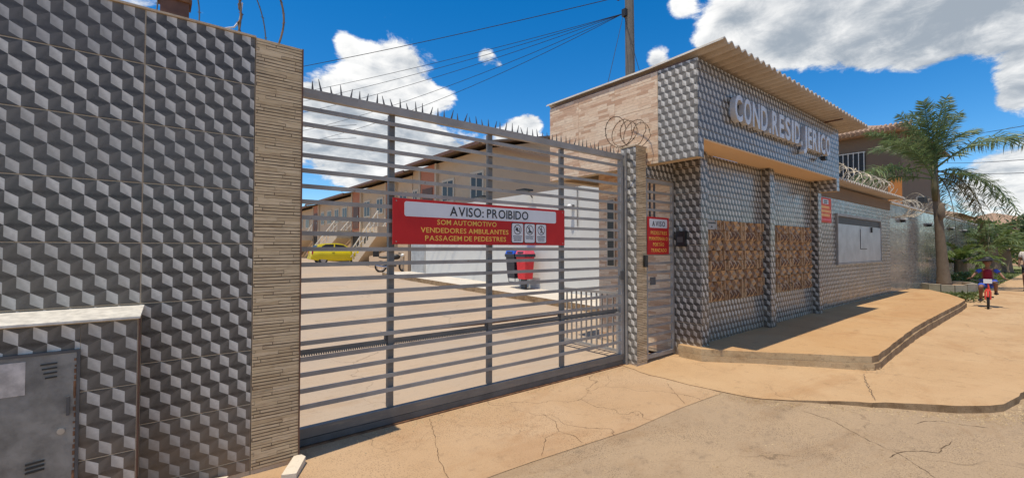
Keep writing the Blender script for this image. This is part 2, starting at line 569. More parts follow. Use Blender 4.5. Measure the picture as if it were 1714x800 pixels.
# ------------------------------------------------------------------ mesh helpers
class MB:
    def __init__(s):
        s.v, s.f = [], []
    def add(s, vs_, fs):
        o = len(s.v)
        s.v += [tuple(p) for p in vs_]
        s.f += [tuple(i + o for i in f) for f in fs]
        return s
    def box(s, x0, x1, y0, y1, z0, z1):
        vs_ = [(x0, y0, z0), (x1, y0, z0), (x1, y1, z0), (x0, y1, z0), (x0, y0, z1), (x1, y0, z1), (x1, y1, z1), (x0, y1, z1)]
        return s.add(vs_, [(0, 3, 2, 1), (4, 5, 6, 7), (0, 1, 5, 4), (1, 2, 6, 5), (2, 3, 7, 6), (3, 0, 4, 7)])
    def bar(s, p0, p1, w, h, upv=(0, 0, 1)):
        p0, p1 = Vector(p0), Vector(p1)
        d = (p1 - p0).normalized()
        upv = Vector(upv)
        if abs(d.dot(upv)) > .98:
            upv = Vector((1, 0, 0))
        sd = d.cross(upv).normalized() * w / 2
        u = sd.cross(d).normalized() * h / 2
        vs_ = [p0 - sd - u, p0 + sd - u, p0 + sd + u, p0 - sd + u, p1 - sd - u, p1 + sd - u, p1 + sd + u, p1 - sd + u]
        return s.add(vs_, [(0, 3, 2, 1), (4, 5, 6, 7), (0, 1, 5, 4), (1, 2, 6, 5), (2, 3, 7, 6), (3, 0, 4, 7)])
    def tube(s, pts, rad, n=6, closed=False, caps=True):
        pts = [Vector(p) for p in pts]
        k = len(pts)
        rs = rad if isinstance(rad, (list, tuple)) else [rad] * k
        base = len(s.v)
        ref = None
        for i, p in enumerate(pts):
            if closed:
                t = (pts[(i + 1) % k] - pts[i - 1])
            else:
                t = pts[min(i + 1, k - 1)] - pts[max(i - 1, 0)]
            t = t.normalized() if t.length > 1e-9 else Vector((0, 0, 1))
            if ref is None:
                ref = Vector((0, 0, 1)) if abs(t.z) < .9 else Vector((1, 0, 0))
            a = (ref - t * ref.dot(t))
            a = a.normalized() if a.length > 1e-6 else t.orthogonal().normalized()
            ref = a
            b_ = t.cross(a)
            for j in range(n):
                an = 2 * math.pi * j / n
                s.v.append(tuple(p + (a * math.cos(an) + b_ * math.sin(an)) * rs[i]))
        rng = k if closed else k - 1
        for i in range(rng):
            for j in range(n):
                a0 = base + i * n + j
                a1 = base + i * n + (j + 1) % n
                i2 = (i + 1) % k
                s.f.append((a0, a1, base + i2 * n + (j + 1) % n, base + i2 * n + j))
        if caps and not closed:
            s.f.append(tuple(base + j for j in reversed(range(n))))
            s.f.append(tuple(base + (k - 1) * n + j for j in range(n)))
        return s
    def cyl(s, p0, p1, r0, r1=None, n=12):
        return s.tube([p0, p1], [r0, r0 if r1 is None else r1], n)
    def ball(s, c, r, nu=10, nv=7, sc=(1, 1, 1)):
        vs_, fs = [], []
        for i in range(nv + 1):
            th = math.pi * i / nv
            for j in range(nu):
                ph = 2 * math.pi * j / nu
                vs_.append((c[0] + r * sc[0] * math.sin(th) * math.cos(ph), c[1] + r * sc[1] * math.sin(th) * math.sin(ph), c[2] + r * sc[2] * math.cos(th)))
        for i in range(nv):
            for j in range(nu):
                fs.append((i * nu + j, (i + 1) * nu + j, (i + 1) * nu + (j + 1) % nu, i * nu + (j + 1) % nu))
        return s.add(vs_, fs)
    def prism(s, poly, z0, z1):
        """poly of (x,y); z0,z1 numbers or functions of (x,y)"""
        n = len(poly)
        f0 = z0 if callable(z0) else (lambda x, y: z0)
        f1 = z1 if callable(z1) else (lambda x, y: z1)
        vs_ = [(x, y, f0(x, y)) for x, y in poly] + [(x, y, f1(x, y)) for x, y in poly]
        fs = [tuple(reversed(range(n))), tuple(range(n, 2 * n))]
        for i in range(n):
            j = (i + 1) % n
            fs.append((i, j, n + j, n + i))
        return s.add(vs_, fs)
    def mesh(s, name, mat=None, smooth=False):
        me = bpy.data.meshes.new(name)
        me.from_pydata(s.v, [], s.f)
        me.update()
        if mat:
            me.materials.append(M[mat])
        if smooth:
            for p in me.polygons:
                p.use_smooth = True
        return me
    def build(s, name, mat, parent=None, smooth=False, loc=None):
        o = bpy.data.objects.new(name, s.mesh(name, mat, smooth))
        col.objects.link(o)
        if parent is not None:
            o.parent = parent
            o.matrix_parent_inverse = Matrix.Translation(-parent_world(parent))
        if loc:
            o.location = loc
        return o


PW = {}


def parent_world(o):
    """translation of an unrotated ancestor chain (parts are modelled in world space)"""
    return PW.get(o.name, Vector((0, 0, 0)))


def tag(o, label=None, cat=None, group=None, kind=None):
    if label: o['label'] = label
    if cat: o['category'] = cat
    if group: o['group'] = group
    if kind: o['kind'] = kind
    return o


def thing(name, label, cat, loc=(0, 0, 0), group=None):
    """Empty at the base; parts modelled in world space get a parent inverse"""
    o = bpy.data.objects.new(name, None)
    o.empty_display_size = .2
    col.objects.link(o)
    o.location = loc
    PW[o.name] = Vector(loc)
    return tag(o, label, cat, group)


def sub(mb, name, mat, part, smooth=False):
    """a sub-part under a part that was modelled in world space"""
    o = bpy.data.objects.new(name, mb.mesh(name, mat, smooth))
    col.objects.link(o)
    o.parent = part
    return o


def link(name, me, parent, loc=(0, 0, 0), rot=(0, 0, 0), scale=(1, 1, 1)):
    """object with shared mesh, placed in world coordinates under a parent whose own frame is the world (or an offset Empty)"""
    o = bpy.data.objects.new(name, me)
    col.objects.link(o)
    o.location = loc
    o.rotation_euler = rot
    o.scale = scale
    if parent is not None:
        o.parent = parent
        o.matrix_parent_inverse = Matrix.Translation(-parent_world(parent))
    return o


TILES = {}


def tile_mesh(w, h, u0, v0, mat, t=.001, c=.0012):
    key = (round(w, 3), round(h, 3), round(u0, 3), round(v0, 3), mat)
    if key in TILES:
        return TILES[key]
    me = bpy.data.meshes.new('tile')
    b = .004
    vs_ = [(0, b, 0), (w, b, 0), (w, b, h), (0, b, h), (c, -t, c), (w - c, -t, c), (w - c, -t, h - c), (c, -t, h - c)]
    fs = [(4, 5, 6, 7), (0, 1, 5, 4), (1, 2, 6, 5), (2, 3, 7, 6), (3, 0, 4, 7)]
    me.from_pydata(vs_, [], fs)
    uv = me.uv_layers.new(name='UVMap')
    for l in me.loops:
        x, y, z = vs_[l.vertex_index]
        uv.data[l.index].uv = (u0 + x, v0 + h - z)
    me.materials.append(M[mat])
    me.update()
    TILES[key] = me
    return me


def fill_tiles(parent, orient, P, s0, s1, z0, z1, mat, tw=.745, th=.38, a_s=None, a_z=None, holes=(), gap=.0045, bond=0.0, jit=.0):
    """tile a rectangle of a wall. orient 'front' faces -Y (s = X), 'side' faces -X (s = -Y)."""
    a_s = s0 if a_s is None else a_s
    a_z = z1 if a_z is None else a_z
    k0, k1 = math.floor((s0 - a_s) / tw) - 1, math.ceil((s1 - a_s) / tw) + 1
    r0, r1 = math.floor((a_z - z1) / th) - 1, math.ceil((a_z - z0) / th) + 1
    out = []
    for r in range(r0, r1 + 1):
        off = (r % 2) * bond * tw
        for k in range(k0, k1 + 1):
            cs0, cs1 = a_s + k * tw + off, a_s + (k + 1) * tw + off
            cz1, cz0 = a_z - r * th, a_z - (r + 1) * th
            rects = [(max(cs0 + gap / 2, s0), min(cs1 - gap / 2, s1), max(cz0 + gap / 2, z0), min(cz1 - gap / 2, z1))]
            for (h0, h1, hz0, hz1) in holes:
                nr = []
                for (a, b, c, d) in rects:
                    if b <= h0 or a >= h1 or d <= hz0 or c >= hz1:
                        nr.append((a, b, c, d))
                        continue
                    if a < h0: nr.append((a, h0, c, d))
                    if b > h1: nr.append((h1, b, c, d))
                    if c < hz0: nr.append((max(a, h0), min(b, h1), c, hz0))
                    if d > hz1: nr.append((max(a, h0), min(b, h1), hz1, d))
                rects = nr
            for (a, b, c, d) in rects:
                if b - a < .012 or d - c < .012:
                    continue
                me = tile_mesh(b - a, d - c, a - cs0, cz1 - d, mat)
                j = random.uniform(-jit, jit) * .3
                tx, tz = random.uniform(-.0011, .0011) * (jit > 0), random.uniform(-.0011, .0011) * (jit > 0)
                if orient == 'front':
                    out.append(link('tile', me, parent, (a, P - j, c), (tx, 0, tz)))
                else:
                    out.append(link('tile', me, parent, (P - j, -a, c), (tx, 0, R(-90) + tz)))
    return out


# text ---------------------------------------------------------------
GLYPH = {}


def _text_mesh(txt, size, extrude, offset):
    cu = bpy.data.curves.new('glyph', 'FONT')
    cu.body = txt
    cu.size = size
    cu.extrude = extrude
    cu.offset = offset
    cu.resolution_u = 3
    ob = bpy.data.objects.new('glyph', cu)
    col.objects.link(ob)
    dg = bpy.context.evaluated_depsgraph_get()
    me = bpy.data.meshes.new_from_object(ob.evaluated_get(dg))
    bpy.data.objects.remove(ob)
    bpy.data.curves.remove(cu)
    return me


def glyph(ch, size, extrude, offset, mat=''):
    key = (ch, round(size, 4), extrude, offset, mat)
    if key not in GLYPH:
        me = _text_mesh(ch, size, extrude, offset)
        xs = [v.co.x for v in me.vertices] or [0]
        x0, x1 = min(xs), max(xs)
        for v in me.vertices:
            v.co.x -= x0
        GLYPH[key] = (me, x1 - x0)
    return GLYPH[key]


def lettering(parent, txt, x0, x1, z, y, h, mat, extrude=.001, offset=0.0, track=.16, name='letter', even=None):
    """capital letters standing on z from x0 to x1, facing -Y; each letter its own mesh; h = cap height"""
    size = h / .72
    items, total = [], 0
    for ch in txt:
        if ch == ' ':
            items.append(None)
            total += h * .34
            continue
        me, w = glyph(ch, size, extrude, offset, mat)
        k = 1.0
        if even:
            tgt = even * {'I': .36, '.': .30, 'J': .72, 'E': .80, 'S': .95}.get(ch, 1.0)
            k = tgt / w
            w = tgt
        items.append((me, w, k))
        total += w + h * track
    total -= h * track
    sx = (x1 - x0) / total
    x = x0
    for ch, it in zip(txt, items):
        if it is None:
            x += h * .34 * sx
            continue
        me, w, k = it
        if not me.materials:
            me.materials.append(M[mat])
        link(name, me, parent, (x, y, z), (R(90), 0, 0), (sx * k, 1, 1))
        x += (w + h * track) * sx


# ================================================================== SETTING
def sheet(name, poly, z, mat, sub_n=0):
    mb = MB()
    f = z if callable(z) else (lambda x, y: z)
    mb.add([(x, y, f(x, y)) for x, y in poly], [tuple(range(len(poly)))])
    o = mb.build(name, mat)
    tag(o, kind='structure')
    return o


sheet('ground', [(-900, -900), (1500, -900), (1500, 1500), (-900, 1500)], -.045, 'earth')
sheet('street', [(-40, -14), (90, -14), (90, 4.0), (-40, 4.0)], -.004, 'asphalt')
sheet('driveway_apron', [(-8, 2.62), (1.2, 2.60), (1.965, 2.575), (2.24, 2.56), (3.36, 2.46), (4.17, 2.48), (4.95, 2.45), (5.1, 3.4), (5.1, 4.2), (-8, 4.2)], 0.0, 'driveway')


def inner_z(y):
    if y < 6.5: return .004
    if y < 32: return .004 + (y - 6.5) * .0225
    return .578 + (y - 32) * .012


mb = MB()
ys = [4.2, 6.5, 10, 16, 22, 28, 32, 45, 70, 120]
for a, b in zip(ys[:-1], ys[1:]):
    mb.add([(-25, a, inner_z(a)), (60, a, inner_z(a)), (60, b, inner_z(b)), (-25, b, inner_z(b))], [(0, 1, 2, 3)])
tag(mb.build('inner_road', 'inner_road'), kind='structure')


def rough_poly(pts, step=.18, amp=.012, seed=1, closed=True):
    rnd = random.Random(seed)
    out = []
    n = len(pts)
    for i in range(n):
        a, b = Vector(pts[i]), Vector(pts[(i + 1) % n])
        L = (b - a).length
        k = max(1, int(min(L, 12) / step))
        for j in range(k):
            p = a.lerp(b, j / k)
            out.append((p.x + rnd.uniform(-amp, amp), p.y + rnd.uniform(-amp, amp)))
    return out


# lower pavement with its lip towards the street
walk_pts = [(5.05, 3.95), (4.93, 3.36), (4.93, 2.84), (5.02, 2.2), (5.25, 1.85), (5.55, 1.5), (5.95, .98), (6.15, .70), (6.40, .50), (6.75, .39), (7.36, .34), (60, .30), (60, 3.45), (12, 3.45), (6.15, 3.95)]


def walk_z(x, y):
    d = max(0.0, min(1.0, (x - 5.2 + (1.9 - y) * .35) / 1.2))
    return .007 + .062 * d


mb = MB().prism(rough_poly(walk_pts, .13, .016, 3), -.03, walk_z)
pav = mb.build('pavement', 'walk')
tag(pav, kind='structure')
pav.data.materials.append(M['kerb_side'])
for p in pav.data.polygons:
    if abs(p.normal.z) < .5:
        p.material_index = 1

# raised platform in front of the gatehouse
plat_pts = [(6.02, 3.62), (6.0, 3.25), (6.35, 2.76), (6.8, 2.18), (7.16, 1.70), (7.26, 1.615), (7.42, 1.585), (7.7, 1.60), (9.2, 1.66), (10.3, 1.69), (13.2, 1.70), (15.5, 1.70), (16.7, 1.74), (18.4, 2.25), (19.9, 2.9), (20.0, 3.45), (12, 3.5)]


def plat_z(x, y):
    return .20 + max(0, min(1, (x - 6) / 5.5)) * .07


mb = MB().prism(rough_poly(plat_pts, .14, .007, 5), lambda x, y: plat_z(x, y) - .085, plat_z)
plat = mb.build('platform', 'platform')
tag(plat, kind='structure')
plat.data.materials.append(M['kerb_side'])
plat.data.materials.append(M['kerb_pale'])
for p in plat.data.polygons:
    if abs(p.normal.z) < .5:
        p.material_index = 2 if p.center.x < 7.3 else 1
low_pts = [(x + (.012 if x > 15 else -.012), y - .02) for x, y in plat_pts]
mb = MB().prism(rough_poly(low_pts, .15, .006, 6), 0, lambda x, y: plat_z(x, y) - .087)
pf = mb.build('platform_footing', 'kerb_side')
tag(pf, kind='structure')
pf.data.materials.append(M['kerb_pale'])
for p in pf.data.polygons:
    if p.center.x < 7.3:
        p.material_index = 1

# inner raised walk by the grey wall
mb = MB()
yy_ = [6.9, 9, 12, 15, 18, 20.6]
for a, b in zip(yy_[:-1], yy_[1:]):
    za, zb = inner_z(a) + .17, inner_z(b) + .17
    vs_ = [(8.5, a, -.02), (10.05, a, -.02), (10.05, b, -.02), (8.5, b, -.02), (8.5, a, za), (10.05, a, za), (10.05, b, zb), (8.5, b, zb)]
    mb.add(vs_, [(4, 5, 6, 7), (0, 1, 5, 4), (1, 2, 6, 5), (2, 3, 7, 6), (3, 0, 4, 7)])
iw = mb.build('inner_pavement', 'white_walk')
tag(iw, kind='structure')
iw.data.materials.append(M['kerb_side'])
for p in iw.data.polygons:
    if abs(p.normal.z) < .5:
        p.material_index = 1

# pale grass verge far down the street
sheet('verge', [(20.3, 2.0), (60, 1.7), (60, 3.38), (20.3, 3.38)], .075, 'lawn_base')

# ================================================================== LEFT BOUNDARY WALL
t = thing('boundary_wall', 'tall wall of grey cube-patterned tiles beside the sliding gate', 'wall', (-1, 3.7, 0))
core = MB().box(-4.5, .545, 3.665, 3.85, -.02, 3.128).build('wall_core', 'mortar', t)
MB().box(-4.5, .548, 3.650, 3.86, 3.129, 3.142).build('coping', 'mortar', t)
fill_tiles(t, 'front', 3.662, -3.05, .543, .03, 3.126, 'cube', a_s=-.07, a_z=2.778, holes=[(-3.05, -.062, -1, 1.2)], gap=.0062, jit=.0018)

t = thing('gate_pillar', 'pillar faced with beige stone-strip tiles at the end of the cube-tiled wall', 'pillar', (.7, 3.7, 0))
MB().box(.549, .862, 3.662, 4.02, -.02, 3.135).build('pillar_core', 'mortar', t)
fill_tiles(t, 'front', 3.659, .551, .860, .03, 3.132, 'stone_strip', tw=.40, th=.365, a_s=.551, a_z=3.132, gap=.002, jit=.002)
MB().box(.861, .868, 3.648, 3.70, .02, 3.133).build('edge_trim', 'brown_wood', t)

# meter cabinet standing against the wall
t = thing('meter_cabinet', 'tiled meter cabinet with a grey metal door against the tall tiled wall', 'cabinet', (-.6, 3.5, 0))
MB().box(-2.6, -.072, 3.435, 3.662, -.02, 1.195).build('cabinet_body', 'mortar', t)
fill_tiles(t, 'front', 3.433, -2.6, -.074, .03, 1.19, 'cube', a_s=-.074 - .745, a_z=1.19, holes=[(-1.05, -.318, .1, 1.045)], jit=.0012)
mb = MB()
mb.add([(-2.62, 3.41, 1.196), (-.064, 3.41, 1.196), (-.05, 3.66, 1.236), (-2.62, 3.66, 1.236), (-2.62, 3.41, 1.208), (-.064, 3.41, 1.208), (-.05, 3.66, 1.249), (-2.62, 3.66, 1.249)],
       [(0, 3, 2, 1), (4, 5, 6, 7), (0, 1, 5, 4), (1, 2, 6, 5), (2, 3, 7, 6), (3, 0, 4, 7)])
mb.build('ledge', 'ledge_tile', t)
MB().box(-.0715, -.0655, 3.43, 3.655, .02, 1.193).build('side_trim', 'brown_wood', t)
door = MB().box(-1.04, -.330, 3.420, 3.44, .12, 1.035).build('door', 'cabinet_paint', t)
mbf = MB()
mbf.box(-1.055, -1.041, 3.417, 3.436, .1, 1.05).box(-.329, -.316, 3.417, 3.436, .1, 1.05).box(-1.0405, -.3295, 3.417, 3.436, 1.036, 1.05)
mbf.build('door_frame', 'gate_dark', t)
sub(MB().box(-.67, -.522, 3.4172, 3.4195, .84, 1.012), 'sticker', 'sticker', door)
for k in range(4):
    z = .985 - k * .024
    sub(MB().bar((-.468 + k * .006, 3.4175, z), (-.405, 3.4175, z + .003), .006, .007), 'louvre', 'black', door)
for k in range(3):
    sub(MB().bar((-.515, 3.4175, .475 - k * .022), (-.445, 3.4175, .482 - k * .022), .006, .010), 'louvre', 'black', door)
for k in range(2):
    sub(MB().cyl((-.334, 3.425, .3 + .5 * k), (-.334, 3.425, .38 + .5 * k), .009, n=8), 'hinge', 'rust', door)

lk = MB().cyl((-.385, 3.4195, .62), (-.385, 3.411, .62), .016, n=12)
sub(lk, 'lock', 'rim_metal', door)
sub(MB().bar((-.36, 3.414, .70), (-.36, 3.414, .80), .012, .012), 'pull_handle', 'gate_dark', door)
for k in range(26):
    z = .14 + k * .034
    sub(MB().box(-.338 + random.uniform(-.003, .002), -.3305, 3.4178, 3.4198, z, z + random.uniform(.008, .026)), 'rust_patch', 'rust', door)

# fittings on top of the wall
t = thing('wall_top_post', 'short brown post on top of the tall tiled wall', 'post', (.09, 3.76, 3.142))
MB().box(.0, .155, 3.70, 3.82, 3.142, 3.26).build('post_block', 'brown_wood', t)
MB().box(-.015, .17, 3.685, 3.835, 3.261, 3.285).build('post_cap', 'rust', t)


def barbed(mb, pts, r=.0045, barb=.022, every=3, rnd=None):
    mb.tube(pts, r, 5)
    rnd = rnd or random
    for i in range(1, len(pts) - 1, every):
        p = Vector(pts[i])
        d = (Vector(pts[i + 1]) - Vector(pts[i - 1])).normalized()
        s = d.orthogonal().normalized()
        s.rotate(Matrix.Rotation(rnd.uniform(0, 6.28), 3, d))
        a, b = p + s * barb, p - s * barb
        mb.add([p - d * barb * .35, a + d * barb * .3, p + d * barb * .35, b - d * barb * .3], [(0, 1, 2, 3)])


STEMS = [((-.28, 3.72), (-.18, 3.75), .5, 'thin wire stem leaning over the brown post on the tiled wall'),
         ((-.02, 3.72), (-.09, 3.78), .4, 'crooked wire stem just before the brown post on the tiled wall'),
         ((.21, 3.70), (.12, 3.76), .42, 'dark bent wire rising just after the brown post on the tiled wall'),
         ((.44, 3.70), (.40, 3.74), .45, 'thick twisted barbed wire upright near the stone pillar'),
         ((.62, 3.70), (.48, 3.76), .5, 'long thin wire leaning back above the stone pillar'),
         ((.70, 3.70), (.67, 3.74), .5, 'curved barbed wire upright on top of the stone pillar')]
for i, (a, b, h, lab) in enumerate(STEMS):
    rnd = random.Random(i)
    pts = []
    for k in range(14):
        f = k / 13
        bend = math.sin(f * 3.1) * (.035 if i != 5 else .055)
        pts.append((a[0] + (b[0] - a[0]) * f + bend, a[1] + (b[1] - a[1]) * f, 3.13 + h * f))
    mb = MB()
    barbed(mb, pts, .0075 if i in (3, 5) else .0045, .016, 2, rnd)
    if i == 3:
        barbed(mb, [(x + .012 * math.sin(k * 1.7), y + .01, z) for k, (x, y, z) in enumerate(pts)], .006, .016, 2, rnd)
    tag(mb.build('barbed_wire', 'wire_rust' if i in (3, 5) else 'gate_dark'), lab, 'wire', 'wires along the top of the tiled wall')
mb = MB().tube([(.30, 3.7, 3.142), (.36, 3.72, 3.165), (.42, 3.74, 3.20), (.455, 3.75, 3.26), (.47, 3.75, 3.4)], .006, 6)
tag(mb.build('tie_cord', 'sign_white'), 'pale cord tied across the wires on the tiled wall', 'cord')

# loose chips of curb at the foot of the pillar
for i, (poly, lab) in enumerate([([(.70, 3.43), (.79, 3.40), (.90, 3.60), (.88, 3.655), (.83, 3.65)], 'broken cream curb stone at the foot of the stone-strip pillar'),
                                 ([(.27, 3.55), (.36, 3.53), (.41, 3.61), (.33, 3.64)], 'broken pale curb stone at the foot of the cube-tiled wall')]):
    rnd = random.Random(i)
    mb = MB().prism([(x, y) for x, y in poly], .0, lambda x, y: .035 + (y - 3.4) * .09 + rnd.uniform(-.006, .006))
    tag(mb.build('curb_stone', 'white_chip'), lab, 'stone')

# ================================================================== SLIDING GATE
GX0, GX1 = .60, 5.08
t = thing('sliding_gate', 'grey steel sliding gate of horizontal slats with spikes on top', 'gate', (2.9, 3.9, 0))
slat_me = MB().box(GX0, GX1 - .05, -.006, .009, -.0175, .0175).mesh('slat', 'gate_grey')
Z0 = 2.75
for i in range(20):
    z = Z0 - i * .1275
    if z < .25: break
    link('slat', slat_me, t, (0, 3.884 + random.uniform(-.001, .001), z + random.uniform(-.0025, .0025)), (0, R(random.uniform(-.05, .05)), 0))
MB().box(GX0, GX1, 3.872, 3.925, 2.842, 2.915).build('top_rail', 'gate_grey', t)
MB().box(GX0, GX1, 3.88, 3.935, .075, .155).build('bottom_rail', 'gate_mid', t)
MB().box(GX0, GX1 - .01, 3.878, 3.93, .018, .070).build('track_beam', 'gate_dark', t)
for x0, x1 in ((1.675, 1.745), (2.80, 2.87), (3.90, 3.97)):
    MB().box(x0, x1 - .015, 3.912, 3.955, .156, 2.841).build('upright', 'gate_mid', t)
MB().box(5.03, 5.085, 3.875, 3.93, .156, 2.841).build('end_stile', 'gate_grey', t)
# toothed drive rack
rk = MB().box(GX0, GX1 - .06, 3.93, 3.945, .735, .775).build('drive_rack', 'gate_mid', t)
mb = MB()
for k in range(230):
    x = GX0 + .02 + k * .019
    mb.box(x, x + .009, 3.931, 3.944, .721, .7345)
o = sub(mb, 'rack_teeth', 'gate_dark', rk)
o['kind'] = 'stuff'
sp_me = MB().add([(-.011, -.004, 0), (.011, -.004, 0), (.011, .004, 0), (-.011, .004, 0), (.003, 0, .088), (-.003, 0, .088)],
                 [(0, 1, 4, 5), (1, 2, 4), (2, 3, 5, 4), (3, 0, 5)]).mesh('spike', 'gate_dark')
for k in range(56):
    x = .68 + k * .0785
    link('spike', sp_me, t, (x + random.uniform(-.008, .008), 3.9 + random.uniform(-.006, .006), 2.914), (R(random.uniform(-14, 14)), R(random.uniform(-15, 15)), 0), (.8, 1, random.uniform(.85, 1.25)))
MB().box(5.0, 5.075, 3.855, 3.873, 1.18, 1.30).build('lock_plate', 'gate_dark', t)
MB().tube([(1.75, 3.955, .82), (2.8, 3.96, .80), (3.88, 3.96, .80)], .012, 6).build('conduit', 'rust', t)
for x in (1.69, 2.82, 3.92):
    MB().box(x - .035, x + .045, 3.925, 3.96, .76, .83).build('rack_bracket', 'gate_dark', t)
tag(MB().box(.86, 5.1, 3.86, 3.97, -.01, .012).build('gate_track', 'rust'), 'rusty floor track under the sliding gate', 'track')

# big red notice on the gate
t = thing('notice_board', 'large red AVISO: PROIBIDO notice wired to the sliding gate', 'sign', (2.79, 3.86, 1.65))
MB().box(1.688, 3.902, 3.852, 3.862, 1.645, 2.072).build('board', 'sign_red', t)


def rounded_rect(x0, x1, z0, z1, r, y, th, seg=5):
    pts = []
    for (cx, cz, a0) in ((x1 - r, z1 - r, 0), (x0 + r, z1 - r, 90), (x0 + r, z0 + r, 180), (x1 - r, z0 + r, 270)):
        for k in range(seg + 1):
            a = R(a0 + 90 * k / seg)
            pts.append((cx + r * math.cos(a), cz + r * math.sin(a)))
    n = len(pts)
    mb = MB()
    vs_ = [(x, y, z) for x, z in pts] + [(x, y - th, z) for x, z in pts]
    fs = [tuple(range(n)), tuple(reversed(range(n, 2 * n)))]
    for i in range(n):
        j = (i + 1) % n
        fs.append((j, i, n + i, n + j))
    mb.add(vs_, fs)
    return mb


rounded_rect(1.800, 3.755, 1.907, 2.046, .022, 3.852, .003).build('header_panel', 'sign_white', t)
lettering(t, 'AVISO: PROIBIDO', 2.285, 3.315, 1.932, 3.8475, .095, 'black', .0008, .0016, .13)
lettering(t, 'SOM AUTOMOTIVO', 2.145, 2.865, 1.840, 3.8505, .050, 'sign_yellow', .0008, .0007, .14)
lettering(t, 'VENDEDORES AMBULANTES', 1.968, 3.028, 1.760, 3.8505, .050, 'sign_yellow', .0008, .0007, .14)
lettering(t, 'PASSAGEM DE PEDESTRES', 2.015, 2.995, 1.683, 3.8505, .050, 'sign_yellow', .0008, .0007, .14)
PX = [(3.078, 3.238), (3.262, 3.412), (3.436, 3.590)]
for i, (x0, x1) in enumerate(PX):
    back = rounded_rect(x0 - .008, x1 + .008, 1.667, 1.893, .02, 3.852, .0015).build('pictogram_border', 'black', t)
    pn = rounded_rect(x0, x1, 1.675, 1.885, .016, 3.8505, .002).build('pictogram_panel', 'sign_white', t)
    cx, cz, r = (x0 + x1) / 2, 1.818, .056
    ring = MB()
    n = 22
    vs_, fs = [], []
    for k in range(n):
        a = 2 * math.pi * k / n
        for rr in (r, r - .008):
            vs_.append((cx + rr * math.cos(a), 3.8480, cz + rr * math.sin(a)))
    for k in range(n):
        j = (k + 1) % n
        fs.append((2 * k, 2 * j, 2 * j + 1, 2 * k + 1))
    ring.add(vs_, fs)
    sub(ring, 'ban_ring', 'black', pn)
    sub(MB().bar((cx - r * .7, 3.8475, cz + r * .7), (cx + r * .7, 3.8475, cz - r * .7), .0006, .008, (1, 0, 1)), 'ban_slash', 'black', pn)
    ic = MB()
    y = 3.8478
    if i == 0:      # loudspeaker
        ic.add([(cx - .030, y, cz - .012), (cx - .014, y, cz - .012), (cx + .006, y, cz - .03), (cx + .006, y, cz + .03), (cx - .014, y, cz + .012), (cx - .030, y, cz + .012)], [(0, 1, 2, 3, 4, 5)])
        for rr in (.016, .026):
            ic.tube([(cx + .010 + rr * math.cos(a), y, cz + rr * math.sin(a)) for a in (-.9, -.45, 0, .45, .9)], .0022, 4)
    elif i == 1:    # hawker with cart
        ic.ball((cx - .008, y, cz + .026), .009, 8, 5, (1, .1, 1))
        ic.add([(cx - .018, y, cz + .015), (cx + .004, y, cz + .012), (cx + .012, y, cz - .016), (cx - .008, y, cz - .018)], [(0, 1, 2, 3)])
        ic.add([(cx - .03, y, cz - .02), (cx + .034, y, cz - .014), (cx + .026, y, cz - .032), (cx - .022, y, cz - .034)], [(0, 1, 2, 3)])
    else:           # walking figure
        ic.ball((cx + .002, y, cz + .036), .008, 8, 5, (1, .1, 1))
        for a, b, w in (((0, .026), (0, -.006), .011), ((0, -.004), (.014, -.036), .007), ((0, -.004), (-.014, -.036), .007), ((0, .022), (.018, .004), .005), ((0, .022), (-.018, .004), .005)):
            ic.bar((cx + a[0], y, cz + a[1]), (cx + b[0], y, cz + b[1]), .0006, w, (1, 0, .01))
    sub(ic, 'ban_icon', 'black', pn)
    for k, wd in enumerate((.062, .058, .05)):
        if i == 1 and k == 2: continue
        seg = MB()
        rnd = random.Random(i * 5 + k)
        x = cx - wd
        while x < cx + wd - .004:
            L = rnd.uniform(.006, .014)
            seg.box(x, min(x + L, cx + wd), 3.8478, 3.8484, 1.738 - k * .022, 1.749 - k * .022)
            x += L + .004
        o = sub(seg, 'caption_print', 'black', pn)
        o['kind'] = 'stuff'
for x in (1.72, 3.87):
    for z in (1.67, 2.045):
        MB().cyl((x, 3.8525, z), (x, 3.847, z), .006, n=8).build('screw', 'gate_grey', t)

# ================================================================== RIGHT GATE PILLAR + PEDESTRIAN GATE
t = thing('slim_pillar', 'slim pillar with cube tiles and beige stone-strip front between the two gates', 'pillar', (5.26, 3.8, 0))
MB().box(5.14, 5.385, 3.712, 3.955, -.02, 3.02).build('pillar_core', 'mortar', t)
fill_tiles(t, 'side', 5.138, -3.955, -3.703, .03, 3.015, 'cube_lit', a_s=-3.955, a_z=3.015, jit=.001)
fill_tiles(t, 'front', 3.709, 5.142, 5.383, .03, 3.015, 'stone_strip', tw=.40, th=.365, a_s=5.142, a_z=3.015, gap=.002, jit=.001)
MB().box(5.13, 5.395, 3.70, 3.965, 3.021, 3.04).build('pillar_cap', 'mortar', t)
t = thing('gate_channel', 'grey steel channel post receiving the sliding gate at the slim pillar', 'post', (5.115, 3.92, 0))
MB().box(5.095, 5.128, 3.84, 3.856, .0, 2.95).box(5.095, 5.128, 3.945, 3.961, .0, 2.95).box(5.1205, 5.1285, 3.8565, 3.9445, .0, 2.95).build('channel', 'gate_grey', t)
t = thing('intercom', 'small black intercom keypad on the slim pillar', 'intercom', (5.33, 3.69, 1.43))
MB().box(5.295, 5.365, 3.672, 3.699, 1.35, 1.51).build('housing', 'black', t)
MB().box(5.302, 5.358, 3.669, 3.6715, 1.44, 1.50).build('screen', 'dark_glass', t)

